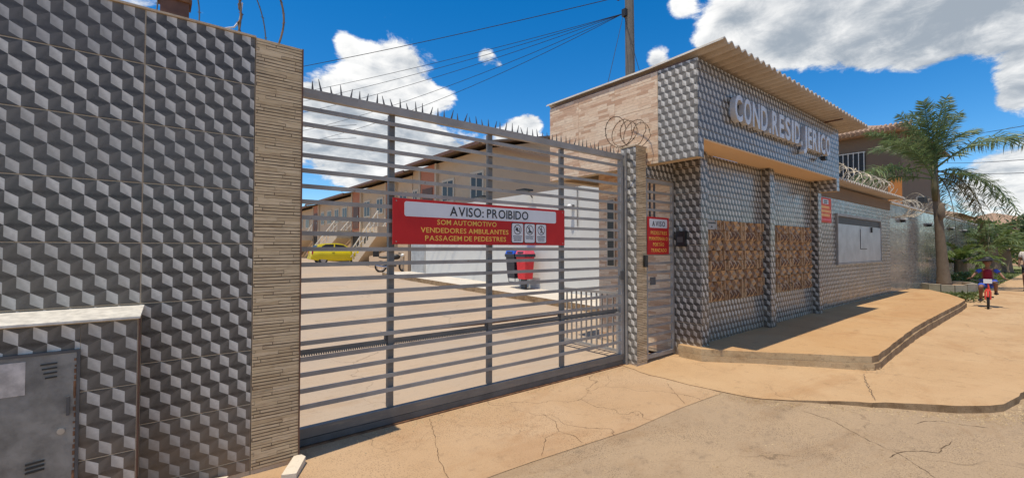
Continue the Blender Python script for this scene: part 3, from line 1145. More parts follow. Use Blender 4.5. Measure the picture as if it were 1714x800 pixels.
PGX0, PGX1 = 5.392, 6.10
t = thing('pedestrian_gate', 'narrow grey pedestrian gate of horizontal slats under the tiled lintel', 'gate', (5.75, 3.74, 0))
MB().box(PGX0, PGX0 + .04, 3.72, 3.76, .05, 2.60).build('stile', 'gate_grey', t)
MB().box(PGX1 - .04, PGX1, 3.72, 3.76, .05, 2.60).build('stile', 'gate_grey', t)
MB().box(PGX0 + .041, PGX1 - .041, 3.72, 3.76, .06, .115).build('bottom_rail', 'gate_grey', t)
MB().box(PGX0 + .041, PGX1 - .041, 3.72, 3.76, 2.545, 2.60).build('top_rail', 'gate_grey', t)
ps_me = MB().box(PGX0 + .041, PGX1 - .041, -.01, .012, -.017, .017).mesh('slat', 'gate_grey')
for k in range(18):
    link('slat', ps_me, t, (0, 3.738, .25 + k * .1275))
for xx in (5.53, 5.64):
    MB().box(xx, xx + .028, 3.751, 3.768, 2.0, 2.545).build('upright', 'gate_dark', t)
MB().box(5.50, 5.62, 3.722, 3.735, 1.09, 1.20).build('lock_box', 'gate_dark', t)
t = thing('pedestrian_notice', 'small square red AVISO notice on the pedestrian gate', 'sign', (5.68, 3.70, 1.53))
MB().box(5.40, 5.93, 3.700, 3.707, 1.525, 2.06).build('board', 'sign_red', t)
rounded_rect(5.445, 5.885, 1.905, 2.030, .02, 3.700, .003).build('header_panel', 'sign_white', t)
lettering(t, 'AVISO', 5.505, 5.825, 1.928, 3.6955, .074, 'black', .0008, .001, .24)
for k, (tx, a, b) in enumerate([('PEDESTRES', 5.475, 5.875), ('MANTENHA O', 5.435, 5.895), ('PORTÃO', 5.53, 5.80), ('TRANCADO', 5.475, 5.865)]):
    lettering(t, tx, a, b, 1.808 - k * .083, 3.6985, .052, 'sign_yellow', .0008, .0004, .2)

# ================================================================== GATEHOUSE
UX0, UX1, UY0, UY1, UZ0, UZ1 = 5.41, 11.05, 2.95, 5.70, 2.79, 4.07
FZ = 3.045           # underside of the fascia
LY = 3.40            # ground floor front
LX0, LX1 = 6.12, 11.02
t = thing('gatehouse', 'two-tier gatehouse in cube-patterned tiles with a corrugated roof and raised lettering', 'building', (8.2, 4.3, 0))
GH = t
up = MB()
up.box(UX0 + .01, UX0 + .16, UY0 + .01, UY1, UZ0, UZ1)
up.box(UX0 + .161, UX1 - .161, UY0 + .01, UY0 + .13, FZ, UZ1)
up.box(UX1 - .16, UX1 - .005, UY0 + .01, 3.95, UZ0, UZ1)
up.box(UX0 + .161, UX1 - .161, UY1 - .15, UY1 - .001, UZ0, UZ1)
up_o = up.build('upper_wall', 'mortar', t)
fill_tiles(up_o, 'front', UY0 + .008, UX0, UX1, FZ + .002, UZ1, 'cube', a_s=UX0, a_z=UZ1 - .14, jit=.0012)
fill_tiles(up_o, 'front', UY0 + .008, UX0, UX0 + .16, UZ0 + .002, FZ, 'cube_lit', a_s=UX0, a_z=UZ1 - .14)
fill_tiles(up_o, 'front', UY0 + .008, UX1 - .16, UX1, UZ0 + .002, FZ, 'cube_lit', a_s=UX0, a_z=UZ1 - .14)
fill_tiles(up_o, 'side', UX0 + .008, -3.535, -UY0, UZ0 + .002, UZ1, 'cube_lit', a_s=-3.535, a_z=UZ1 - .14, jit=.0012)
fill_tiles(up_o, 'side', UX0 + .008, -UY1, -3.538, UZ0 + .002, UZ1, 'wood_strip', tw=.74, th=.38, a_s=-3.538, a_z=UZ1 - .10, gap=.002, jit=.001)
fill_tiles(up_o, 'side', UX1 - .162, -3.40, -UY0 - .02, UZ0 + .002, FZ - .012, 'cube_lit', a_s=-3.40, a_z=FZ)
MB().box(UX0 + .163, UX1 - .163, UY0 + .012, 3.41, FZ - .014, FZ - .002).build('soffit', 'soffit_paint', t)
MB().box(UX0 + .163, LX0 - .01, 3.412, UY1 - .155, FZ - .014, FZ - .002).build('passage_ceiling', 'soffit_paint', t)

lw = MB().box(LX0 + .012, LX1, LY + .012, 5.20, 0, FZ - .016).build('lower_wall', 'mortar', t)
PAN = [(6.37, 8.36, .80, 2.045), (8.93, 10.73, .80, 2.045)]
fill_tiles(lw, 'front', LY + .009, LX0 + .02, LX1, .16, FZ - .02, 'cube', a_s=LX0 + .02, a_z=2.80, holes=PAN, jit=.0015)
fill_tiles(lw, 'side', LX0 + .009, -5.20, -3.80, .05, FZ - .02, 'wood_strip', tw=.74, th=.38, a_s=-5.20, a_z=FZ - .02, gap=.002)
# lintel above the pedestrian gate
lt = MB().box(5.392, 6.115, 3.735, 3.88, 2.615, FZ - .016).build('lintel', 'mortar', t)
fill_tiles(lt, 'front', 3.732, 5.392, 6.117, 2.617, FZ - .018, 'cube', a_s=5.392, a_z=FZ - .018)
# pilasters
for (x0, x1, y0, z0) in ((6.105, 6.33, 3.30, .05), (8.40, 8.62, 3.265, .2), (10.80, 11.02, 3.265, .22)):
    pb = MB().box(x0 + .01, x1 - .002, y0 + .012, (LY + .012) if x0 > 7 else 3.78, z0, FZ - .016).build('pilaster', 'mortar', t)
    yb = LY if x0 > 7 else 3.785
    fill_tiles(pb, 'side', x0 + .009, -yb, -y0, z0 + .01, FZ - .018, 'cube', a_s=-y0 - .745 + .03, a_z=2.80, jit=.001)
    fill_tiles(pb, 'front', y0 + .009, x0, x1, z0 + .01, FZ - .018, 'cube', a_s=x0, a_z=2.80, jit=.001)
# relief panels
q = .5


def relief_mesh(kind):
    mb = MB()
    S = 1.0
    def tri_pyr(x0, z0, x1, z1, apex, flat=0.0):
        cx, cz = (x0 + x1) / 2 + apex[0], (z0 + z1) / 2 + apex[1]
        mb.add([(x0, 0, z0), (x1, 0, z0), (x1, 0, z1), (x0, 0, z1), (cx, -apex[2], cz)], [(0, 1, 4), (1, 2, 4), (2, 3, 4), (3, 0, 4)])
    def wedge(x0, z0, x1, z1, hi, corner):
        ps = [(x0, z0), (x1, z0), (x1, z1), (x0, z1)]
        vs_ = [(x, -(hi if i == corner else .03), z) for i, (x, z) in enumerate(ps)] + [(x, 0.05, z) for x, z in ps]
        mb.add(vs_, [(corner, (corner + 1) % 4, (corner + 3) % 4), ((corner + 1) % 4, (corner + 2) % 4, (corner + 3) % 4)] + [(4 + i, 4 + (i + 1) % 4, (i + 1) % 4, i) for i in range(4)])
    if kind == 0:      # star of four wedges meeting in the middle
        wedge(0, 0, q, q, .34, 2); wedge(q, 0, S, q, .34, 3); wedge(q, q, S, S, .34, 0); wedge(0, q, q, S, .34, 1)
    elif kind == 1:    # wedges rising to the outer corners
        wedge(0, 0, q, q, .34, 0); wedge(q, 0, S, q, .34, 1); wedge(q, q, S, S, .34, 2); wedge(0, q, q, S, .34, 3)
    elif kind == 2:    # tall pyramids side by side
        tri_pyr(0, 0, q, S, (0, .2, .3)); tri_pyr(q, 0, S, S, (0, -.2, .3))
    else:              # slotted block
        mb.box(0, .2, -.26, .05, 0, S); mb.box(.45, .62, -.22, .05, 0, .55); mb.box(.78, S, -.30, .05, .1, S)
        tri_pyr(.2, .55, .78, S, (0, 0, .25))
    mb.v = [(x, max(-.36, y) * .14, z) for x, y, z in mb.v]
    me = mb.mesh('relief_tile', 'relief')
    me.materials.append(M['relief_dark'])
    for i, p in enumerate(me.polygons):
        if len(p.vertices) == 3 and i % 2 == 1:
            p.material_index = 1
    return me


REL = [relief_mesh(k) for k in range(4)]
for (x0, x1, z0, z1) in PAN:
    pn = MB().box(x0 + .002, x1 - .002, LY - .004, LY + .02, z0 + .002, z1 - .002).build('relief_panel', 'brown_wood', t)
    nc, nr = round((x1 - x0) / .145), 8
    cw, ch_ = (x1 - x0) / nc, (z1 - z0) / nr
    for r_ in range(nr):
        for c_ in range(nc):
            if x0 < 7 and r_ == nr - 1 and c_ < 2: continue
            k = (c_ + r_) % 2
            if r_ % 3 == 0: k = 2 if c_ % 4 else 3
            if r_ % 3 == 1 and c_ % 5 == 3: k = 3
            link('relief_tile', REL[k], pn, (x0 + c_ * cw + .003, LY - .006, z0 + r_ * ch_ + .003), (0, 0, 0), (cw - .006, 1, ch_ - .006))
mbx = MB().box(6.375, 6.71, LY - .035, LY - .005, 1.895, 2.04).build('mail_slot', 'gate_grey', t)
sub(MB().box(6.41, 6.675, LY - .0375, LY - .0352, 1.985, 2.005), 'slot', 'black', mbx)
sub(MB().box(6.53, 6.565, LY - .0375, LY - .0352, 1.925, 1.95), 'lock', 'black', mbx)


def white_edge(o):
    """colour the sheet ends white for their sunlit rim"""
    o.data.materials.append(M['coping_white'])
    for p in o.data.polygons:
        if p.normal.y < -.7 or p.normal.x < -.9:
            p.material_index = 1  # bright sunlit edge put into the colour
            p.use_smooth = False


def corrugated(x0, x1, y0, y1, zf, pitch, amp, thick, seg=8, ny=2):
    mb = MB()
    n = int((x1 - x0) / pitch * seg)
    rows = []
    for side in (0, 1):
        for j in range(ny):
            y = y0 + (y1 - y0) * j / (ny - 1)
            for i in range(n + 1):
                x = x0 + (x1 - x0) * i / n
                z = zf(x, y) + amp * math.sin(2 * math.pi * (x - x0) / pitch) + (thick if side else 0)
                mb.v.append((x, y, z))
    L = n + 1
    for j in range(ny - 1):
        for i in range(n):
            a = j * L + i
            mb.f.append((a, a + L, a + L + 1, a + 1))
            b_ = ny * L + a
            mb.f.append((b_, b_ + 1, b_ + L + 1, b_ + L))
    T = ny * L
    for i in range(n):
        mb.f.append((i, i + 1, T + i + 1, T + i))
        e = (ny - 1) * L + i
        mb.f.append((e + 1, e, T + e, T + e + 1))
    for j in range(ny - 1):
        a, b_ = j * L, (j + 1) * L
        mb.f.append((b_, a, T + a, T + b_))
        a, b_ = j * L + n, (j + 1) * L + n
        mb.f.append((a, b_, T + b_, T + a))
    return mb


_rf = corrugated(5.385, 11.75, 2.60, 5.76, lambda x, y: 4.128 + max(0, (3.0 - y)) * .10, .186, .028, .016, 8, 4).build('roof', 'fibre_cement', t, True)
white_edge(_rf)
MB().box(UX0 + .012, UX1 - .02, UY0 + .14, UY1 - .02, UZ1 + .001, UZ1 + .02).build('wall_plate', 'brown_wood', t)
for x in (10.2,):
    MB().box(x, x + .05, 2.66, 3.1, 4.072, 4.094).build('rafter', 'brown_wood', t)

t = thing('facade_lettering', 'raised silver letters COND.RESID.JERICO on the gatehouse front', 'lettering', (8.2, 2.9, 3.4))
lettering(t, 'COND.RESID.JERICO', 6.24, 10.16, 3.40, 2.896, .365, 'letter_metal', .040, .012, .13, even=.21)
t = thing('notice_floodlight', 'small black floodlight under the end of the gatehouse lettering', 'floodlight', (9.8, 2.9, 3.28))
MB().box(9.75, 9.87, 2.82, 2.90, 3.27, 3.34).build('housing', 'black', t)
MB().bar((9.81, 2.90, 3.30), (9.81, 2.94, 3.33), .02, .02).build('bracket', 'black', t)
t = thing('door_closer_box', 'black lock box on the tiled side of the gatehouse by the pedestrian gate', 'box', (6.1, 3.58, 1.75))
MB().box(6.04, 6.103, 3.515, 3.655, 1.64, 1.865).build('housing', 'black', t)
MB().box(6.034, 6.0395, 3.54, 3.63, 1.70, 1.78).build('cover', 'gate_dark', t)

# wood-faced side door slot in the passage
t = thing('passage_window', 'narrow dark window in the wood-tiled passage wall', 'window', (6.11, 4.9, 1.9))
MB().box(6.095, 6.119, 4.83, 5.0, 1.30, 2.46).build('frame', 'window_frame', t)
MB().box(6.090, 6.0945, 4.85, 4.98, 1.32, 2.44).build('pane', 'dark_glass', t)

# second red notice, on the annex wall
t = thing('annex_notice', 'small red and yellow AVISO notice beside the metal hatch of the low annex', 'sign', (11.6, 3.36, 2.2))
MB().box(11.22, 11.98, 3.365, 3.375, 2.19, 2.74).build('board', 'sign_red_orange', t)
MB().box(11.42, 11.78, 3.362, 3.3648, 2.60, 2.70).build('header_panel', 'sign_white', t)
for k in range(2):
    MB().box(11.48, 11.72, 3.3605, 3.3618, 2.612 + k * .042, 2.64 + k * .042).build('header_print', 'black', t)
for k, (a, b, mt) in enumerate([(11.30, 11.84, 'sign_orange'), (11.28, 11.88, 'sign_orange'), (11.30, 11.84, 'sign_orange'), (11.28, 11.92, 'bin_pink')]):
    rnd = random.Random(k)
    mb = MB()
    x = a
    while x < b:
        L = rnd.uniform(.03, .06)
        mb.box(x, x + L, 3.3632, 3.3648, 2.50 - k * .088, 2.56 - k * .088 - (.022 if k == 3 else 0))
        x += L + .016
    o = mb.build('notice_print', mt, t)
    o['kind'] = 'stuff'

# ================================================================== LOW ANNEX
AX0, AX1 = 11.06, 17.45
t = thing('annex', 'low tiled annex with a metal hatch and corrugated eave beyond the gatehouse', 'building', (14, 4.5, .2))
aw = MB().box(AX0, AX1, 3.412, 6.6, 0, 3.06).build('annex_wall', 'mortar', t)
HATCH = (12.40, 16.28, 1.25, 2.40)
fill_tiles(aw, 'front', 3.409, AX0, AX1, .2, 2.78, 'cube', a_s=AX0, a_z=2.78, holes=[HATCH], jit=.002)
MB().box(AX0, AX1, 3.385, 3.411, 2.782, 3.05).build('eave_band', 'render_brown', t)
fr = MB().box(12.40, 12.44, 3.36, 3.41, 1.23, 2.44).box(16.24, 16.28, 3.36, 3.41, 1.23, 2.44).box(12.4405, 16.2395, 3.362, 3.41, 2.38, 2.44).box(12.4405, 16.2395, 3.362, 3.41, 1.23, 1.27)
fr.build('hatch_frame', 'gate_grey', t)
ht = MB().box(12.445, 16.235, 3.375, 3.405, 1.275, 2.20).build('hatch', 'steel_shutter', t)
for k in range(3):
    MB().box(12.445, 16.235, 3.39, 3.40, 2.235 + k * .05, 2.255 + k * .05).build('louvre', 'gate_dark', t)
MB().box(12.445, 16.235, 3.401, 3.411, 2.21, 2.375).build('louvre_void', 'black', t)
sub(MB().box(14.25, 15.0, 3.368, 3.3745, 1.62, 2.10), 'wicket', 'steel_shutter', ht)
sub(MB().box(14.22, 14.245, 3.366, 3.374, 1.60, 2.12).box(14.2455, 14.8, 3.366, 3.374, 1.595, 1.615), 'wicket_edge', 'gate_dark', ht)
sub(MB().box(15.2, 15.26, 3.34, 3.374, 2.05, 2.19), 'latch', 'black', ht)
_rf = corrugated(10.98 + .09, 17.6, 3.06, 6.7, lambda x, y: 3.115 + (y - 3.06) * .09, .186, .026, .016, 6, 2).build('annex_roof', 'fibre_cement', t, True)
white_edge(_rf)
MB().tube([(11.2, 3.30, 2.80), (11.25, 3.2, 2.92), (11.1, 3.1, 2.92)], .018, 6).build('bracket', 'gate_dark', t)


# ------------------------------------------------------------------ razor coils
def coil(name, p0, p1, r, turns, mat, label, wire=.005, barb=.03, seed=0, squash=1.0, group=None, per=30):
    rnd = random.Random(seed)
    p0, p1 = Vector(p0), Vector(p1)
    ax = (p1 - p0).normalized()
    up_ = Vector((0, 0, 1))
    sd = ax.cross(up_).normalized()
    pts = []
    n = int(turns * per)
    for i in range(n + 1):
        a = 2 * math.pi * i / per
        k = i / n
        lean = .22 * r * math.sin(a) * (1 if int(i / per) % 2 else -1)
        rr = r * (1 + .10 * math.sin(int(i / per) * 2.3 + 1))
        p = p0.lerp(p1, k) + ax * (lean + .10 * r * math.sin(i / per * 3.1)) + sd * math.cos(a) * rr * squash + up_ * (math.sin(a) * rr + r)
        pts.append(p)
    mb = MB()
    barbed(mb, pts, wire, barb, 2, rnd)
    o = mb.build(name, mat)
    return tag(o, label, 'razor wire', group)


coil('razor_wire_coil', (4.78, 3.80, 2.99), (5.45, 3.80, 3.05), .185, 4.6, 'wire_rust', 'rusty razor wire coil on top of the slim gate pillar', .0055, .024, 2)
coil('razor_wire_coil', (11.4, 3.45, 3.17), (17.2, 3.42, 3.17), .22, 17, 'wire_pale', 'long pale razor wire coil along the annex roof edge', .008, .04, 3, 1.1, None, 22)
coil('razor_wire_coil', (17.3, 3.35, 2.55), (20.6, 3.35, 2.75), .27, 8, 'wire_pale', 'tangled pale razor wire on the polished wall just past the annex', .008, .04, 4, 1.2, None, 22)
coil('razor_wire_coil', (21.5, 3.5, 3.1), (30, 3.5, 3.1), .26, 16, 'wire_pale', 'pale razor wire coil behind the tall palm on the far wall', .008, .04, 5, 1.0, None, 18)

# ================================================================== FAR WALL AND HOUSES DOWN THE STREET
t = thing('polished_wall', 'long polished grey tiled wall with bulkhead lamps beyond the annex', 'wall', (26, 3.5, 0))
wc = MB().box(17.46, 38.0, 3.412, 3.60, 0, 3.0).build('wall_core', 'mortar', t)
fill_tiles(wc, 'front', 3.409, 17.46, 30.0, .1, 2.98, 'polished', tw=.745, th=.38, a_s=17.46, a_z=2.98, jit=.003)
MB().box(30.005, 38.0, 3.40, 3.411, .1, 2.98).build('far_cladding', 'polished', t)
MB().box(17.46, 38.0, 3.36, 3.66, 3.001, 3.06).build('coping', 'coping_white', t)
for i, (x, lab) in enumerate([(18.9, 'small bulkhead lamp on the polished wall nearest the annex'), (23.3, 'white bulkhead lamp on the polished wall just before the tall palm'),
                              (28.4, 'white bulkhead lamp on the polished wall just after the tall palm'), (32.4, 'small white bulkhead lamp farthest along the polished wall')]):
    l = thing('bulkhead_lamp', lab, 'lamp', (x, 3.38, 2.52), 'bulkhead lamps along the polished wall')
    MB().box(x - .12, x + .12, 3.26, 3.40, 2.55, 2.60).build('hood', 'plastic_white', l)
    MB().box(x - .07, x + .07, 3.29, 3.40, 2.47, 2.549).build('lamp_body', 'black', l)
t = thing('street_camera', 'dark security camera on a bracket over the polished wall', 'camera', (21.6, 3.4, 3.06))
MB().bar((21.6, 3.42, 3.061), (21.6, 3.42, 3.5), .05, .05).build('mast', 'gate_grey', t)
MB().box(21.35, 21.95, 3.2, 3.38, 3.28, 3.45).build('camera_body', 'black', t)
MB().bar((21.6, 3.4, 3.5), (23.1, 3.4, 3.52), .05, .05).build('arm', 'gate_grey', t)

t = thing('orange_house', 'two-storey house with brown side wall, orange front and clay tile roof behind the annex', 'house', (32, 8.5, 0))
hx0, hx1, hy0, hy1, hz = 27.5, 37.0, 4.9, 12.5, 7.3
hw = MB().box(hx0, hx1, hy0, hy1, 0, hz).build('wall', 'render_brown', t)
MB().box(hx0 - .012, hx0 - .002, hy0 - .012, hy0 + .5, 2.6, 5.0).build('corner_band', 'render_orange', t)
MB().box(hx0 - .002, hx1, hy0 - .014, hy0 - .002, 0, hz - .01).build('front_wall', 'render_brown', t)
MB().box(hx0 - .03, hx0 - .003, 6.25, 9.4, 4.2, 6.4).build('balcony_opening', 'black', t)
gr_me = MB().box(-.02, .02, -.016, .016, 4.2, 6.45).mesh('grille_bar', 'rail_white')
for k in range(15):
    link('grille_bar', gr_me, t, (hx0 - .07, 6.30 + k * .215, 0))
for z in (4.22, 6.42):
    MB().box(hx0 - .085, hx0 - .055, 6.25, 9.4, z - .02, z + .02).build('grille_rail', 'rail_white', t)
# hipped clay roof: real tile rows on the side that shows
rf = MB()
ex, ey = .55, .5
rx0, rx1, ry0, ry1 = hx0 - ex, hx1 + ex, hy0 - ey, hy1 + ey
ridge_y = (ry0 + ry1) / 2
rh = 1.35
rf.add([(rx0, ry0, hz), (rx1, ry0, hz), (rx1, ry1, hz), (rx0, ry1, hz), (rx0 + 3.2, ridge_y, hz + rh), (rx1 - 3.2, ridge_y, hz + rh), (rx0, ry0, hz - .12), (rx1, ry0, hz - .12), (rx1, ry1, hz - .12), (rx0, ry1, hz - .12)],
       [(0, 1, 5, 4), (1, 2, 5), (2, 3, 4, 5), (3, 0, 4), (6, 9, 8, 7), (0, 6, 7, 1), (1, 7, 8, 2), (2, 8, 9, 3), (3, 9, 6, 0)])
rfo = rf.build('roof', 'roof_clay', t)
rt_me = MB().tube([(-.30, 0, -.05), (.45, 0, .27)], [.075, .065], 8).mesh('roof_tile', 'roof_clay')
for k in range(44):
    o = link('roof_tile', rt_me, rfo, (rx0 + .22, ry0 + .12 + k * .19, hz + .035))

for i, (x, y, w, d, h, wm, lab) in enumerate([
        (48, 9.5, 9, 8, 4.3, 'render_cream', 'pale low house with clay roof behind the tall palm'),
        (70, 5.2, 12, 9, 4.2, 'render_tan', 'tan house with clay roof far down the street'),
        (58, -9.5, 10, 8, 3.6, 'render_cream', 'cream house across the street in the distance'),
        (96, 3.0, 14, 9, 3.8, 'render_cream', 'cream house closing the end of the street')]):
    l = thing('distant_house', lab, 'house', (x, y, 0), 'houses far down the street')
    MB().box(x, x + w, y - d / 2, y + d / 2, 0, h).build('wall', wm, l)
    mb = MB()
    e = .5
    x0, x1, y0, y1 = x - e, x + w + e, y - d / 2 - e, y + d / 2 + e
    mb.add([(x0, y0, h), (x1, y0, h), (x1, y1, h), (x0, y1, h), (x0 + 2.5, y, h + 1.4), (x1 - 2.5, y, h + 1.4)], [(0, 1, 5, 4), (1, 2, 5), (2, 3, 4, 5), (3, 0, 4), (3, 2, 1, 0)])
    mb.build('roof', 'roof_clay', l)
    for k in range(3):
        wy = y - d / 2 + 1.2 + k * 2.3
        wn = MB().box(x - .05, x - .002, wy, wy + 1.1, 1.1, 2.3).build('window', 'window_frame', l)
        sub(MB().box(x - .06, x - .051, wy + .1, wy + 1.0, 1.2, 2.2), 'pane', 'dark_glass', wn)

# ================================================================== PLANTS
def frond_mesh(name, L, rise, droop, nleaf, ll, seed, mat, width=.032, plume=.5, wilt=.55):
    """one pinnate frond: rachis starts along +X and arches over; leaflets on both sides"""
    rnd = random.Random(seed)
    mb = MB()
    pts = []
    n = 16
    for i in range(n + 1):
        f = i / n
        pts.append(Vector((L * (f - .12 * f ** 3), 0, rise * L * math.sin(f * 1.6) - droop * L * f ** 2.4)))
    mb.tube(pts, [.030 * (1 - .9 * i / n) for i in range(n + 1)], 5)
    def at(f):
        k = min(n - 1, int(f * n))
        return pts[k].lerp(pts[k + 1], f * n - k), (pts[k + 1] - pts[k]).normalized()
    for i in range(nleaf):
        f = .16 + .83 * i / nleaf
        p, tn = at(f)
        env = math.sin(math.pi * min(1, (f - .05) * .98)) ** .55
        for sgn in (-1, 1):
            l_ = ll * env * rnd.uniform(.78, 1.1)
            side = Vector((0, sgn, 0))
            upn = tn.cross(side).normalized() * (1 if sgn < 0 else -1)
            upn = Vector((0, 0, 1)) if abs(upn.z) < .2 else upn
            lift = rnd.uniform(-plume, plume) + .1
            d0 = (side * .85 + tn * rnd.uniform(.35, .65) + upn * lift).normalized()
            a = p
            b_ = p + d0 * l_ * .5
            c_ = b_ + (d0 - Vector((0, 0, wilt * rnd.uniform(.7, 1.3)))).normalized() * l_ * .5
            w = width * rnd.uniform(.8, 1.15)
            wd = d0.cross(Vector((0, 0, 1)))
            wd = (wd.normalized() if wd.length > .1 else Vector((1, 0, 0))) * w
            wd.rotate(Matrix.Rotation(rnd.uniform(-.7, .7), 3, d0))
            mb.add([a - wd * .35, a + wd * .35, b_ + wd, b_ - wd, c_], [(0, 1, 2, 3), (3, 2, 4)])
    return mb.mesh(name, mat)


def palm(name, label, base, top, r0, r1, fronds, group=None, boots=True):
    t = thing(name, label, 'palm tree', base, group)
    b, tp = Vector(base), Vector(top)
    n = 26
    pts, rs = [], []
    for i in range(n + 1):
        f = i / n
        p = b.lerp(tp, f) + Vector((math.sin(f * 2.6) * .05, 0, 0))
        pts.append(p)
        flare = .25 * math.exp(-f * 9)
        rs.append((r0 + (r1 - r0) * f) * (1 + flare) * (1 + (.035 if i % 2 else -.02)))
    MB().tube(pts, rs, 12).build('trunk', 'bark', t, True)
    for k, (az, el, sc, me, roll) in enumerate(fronds):
        o = link('frond', me, t, tp + Vector((0, 0, -.12 * (k % 4))), (0, 0, 0), (sc, sc, sc))
        o.rotation_euler = (Matrix.Rotation(R(az), 3, 'Z') @ Matrix.Rotation(R(-el), 3, 'Y') @ Matrix.Rotation(R(roll), 3, 'X')).to_euler()
    return t


FA = frond_mesh('frond', 3.2, .14, .36, 120, .60, 1, 'palm_leaf', width=.017, plume=.7)
FB = frond_mesh('frond', 3.1, .05, .10, 130, .50, 2, 'palm_leaf', width=.016, plume=1.0, wilt=.35)
FC = frond_mesh('frond', 3.3, .16, .70, 120, .60, 3, 'palm_leaf', width=.017, plume=.7, wilt=.8)
FD = frond_mesh('frond', 2.9, .05, .90, 100, .60, 4, 'palm_leaf_dry', width=.016, wilt=1.1)
RT, LT, TW, AW = -38.6, 141.4, 231.4, 51.4     # right, left, towards, away as seen from the gate
tall = palm('tall_palm', 'tall feathery palm in the stone planter beyond the annex', (23.1, 2.95, .2), (22.65, 3.12, 4.55), .185, .08,
            [(RT, 82, 1.02, FB, 0), (LT, 84, 1.0, FB, 30), (AW, 76, 1.0, FB, 0), (TW, 80, .98, FB, 60), (RT + 5, 66, .90, FB, 0), (LT - 5, 66, .92, FB, 0),
             (LT - 5, 50, .98, FA, 0), (LT + 14, 42, .92, FA, 0), (RT + 6, 52, .84, FA, 0), (AW + 15, 44, .9, FA, 0),
             (LT + 4, 6, 1.16, FA, 0), (LT - 12, 0, 1.0, FA, 0), (RT - 2, 27, 1.36, FA, 0),
             (RT + 6, 2, 1.0, FC, 0), (RT - 14, -4, .95, FC, 0), (RT + 20, -4, .95, FC, 0), (RT - 6, -16, 1.0, FD, 0), (RT + 26, -14, .95, FD, 0)])
MB().tube([(22.70, 3.10, 3.4), (22.66, 3.11, 3.9), (22.65, 3.12, 4.7)], [.085, .10, .05], 10).build('crownshaft', 'palm_leaf_dry', tall, True)
MB().ball((22.80, 2.96, 3.0), .15, 10, 8, (.8, .8, 2.2)).build('leaf_boot', 'bark', tall, True)

FS = frond_mesh('frond', 1.5, .16, .55, 46, .34, 5, 'palm_leaf_light', width=.024, plume=.3)
FT = frond_mesh('frond', 2.2, .14, .55, 54, .42, 6, 'palm_leaf', width=.026, plume=.3)
palm('short_palm', 'short bright green palm beside the trunk of the tall palm', (27.6, 3.0, .09), (27.6, 3.0, 1.15), .24, .20,
     [(a * 36 + 8, 40 if a % 2 else 15, 1.0, FS, 0) for a in range(10)] + [(a * 72, 66, .8, FS, 0) for a in range(5)], 'small palms on the verge')
palm('short_palm', 'dark stout palm with arching fronds behind the cyclist', (34.3, 2.7, .09), (34.3, 2.7, 1.75), .52, .34,
     [(a * 30 + 5, 42 if a % 2 else 16, 1.0, FT, 0) for a in range(12)] + [(a * 60, 68, .85, FT, 0) for a in range(6)], 'small palms on the verge')
palm('short_palm', 'yellowish palm far down the verge beyond the stout palm', (42.5, 2.6, .09), (42.5, 2.6, 1.6), .35, .25,
     [(a * 40 + 15, 38 if a % 2 else 12, 1.3, FS, 0) for a in range(9)] + [(a * 72, 66, 1.0, FS, 0) for a in range(5)], 'small palms on the verge')

# planter round the tall palm, of separate stone blocks
t = thing('planter', 'low round stone planter at the foot of the tall palm', 'planter', (23.0, 2.85, .07))
pcx, pcy, pr = 22.9, 2.85, .98
for k in range(14):
    a0, a1 = R(k * 360 / 14 + .8), R((k + 1) * 360 / 14 - .8)
    poly = [(pcx + pr * 1.35 * math.cos(a0), pcy + pr * .8 * math.sin(a0)), (pcx + pr * 1.35 * math.cos(a1), pcy + pr * .8 * math.sin(a1)),
            (pcx + (pr - .16) * 1.35 * math.cos(a1), pcy + (pr - .16) * .8 * math.sin(a1)), (pcx + (pr - .16) * 1.35 * math.cos(a0), pcy + (pr - .16) * .8 * math.sin(a0))]
    MB().prism(poly, .02, .36 + random.uniform(-.02, .02)).build('block', 'planter_stone', t)
MB().prism([(pcx + (pr - .17) * 1.35 * math.cos(R(a)), pcy + (pr - .17) * .8 * math.sin(R(a))) for a in range(0, 360, 20)], .03, .26).build('soil', 'earth', t)


def leafy(name, label, cat, c, r, h, n, leaf, mat, seed, group=None, stem=True):
    rnd = random.Random(seed)
    t = thing(name, label, cat, c, group)
    mb = MB()
    for i in range(n):
        a, b_ = rnd.uniform(0, 6.283), rnd.random() ** .5
        lump = 1 + .28 * math.sin(a * 3 + seed) + .2 * math.sin(a * 5 + 2 * seed)
        z = rnd.random()
        rr = r * b_ * lump * (math.sin(math.pi * (z * .8 + .15)) ** .6)
        p = Vector((c[0] + rr * math.cos(a), c[1] + rr * math.sin(a), c[2] + h * (.12 + .88 * z)))
        d = Vector((rnd.uniform(-1, 1), rnd.uniform(-1, 1), rnd.uniform(-.4, 1))).normalized()
        s = d.orthogonal().normalized()
        s.rotate(Matrix.Rotation(rnd.uniform(0, 6.28), 3, d))
        L = leaf * rnd.uniform(.6, 1.3)
        mb.add([p, p + d * L * .5 + s * L * .25, p + d * L, p + d * L * .5 - s * L * .25], [(0, 1, 2, 3)])
    mb.build('crown', mat, t)
    if stem:
        mb = MB()
        mb.tube([(c[0], c[1], c[2]), (c[0] + .03 * r, c[1], c[2] + h * .35), (c[0] + .1 * r, c[1] + .05 * r, c[2] + h * .7)], [r * .09, r * .07, r * .02], 8)
        for k in range(4):
            a = k * 1.6 + seed
            mb.tube([(c[0] + .03 * r, c[1], c[2] + h * .33), (c[0] + r * .5 * math.cos(a), c[1] + r * .5 * math.sin(a), c[2] + h * .7)], [r * .05, r * .012], 6)
        mb.build('trunk', 'bark', t)
    return t


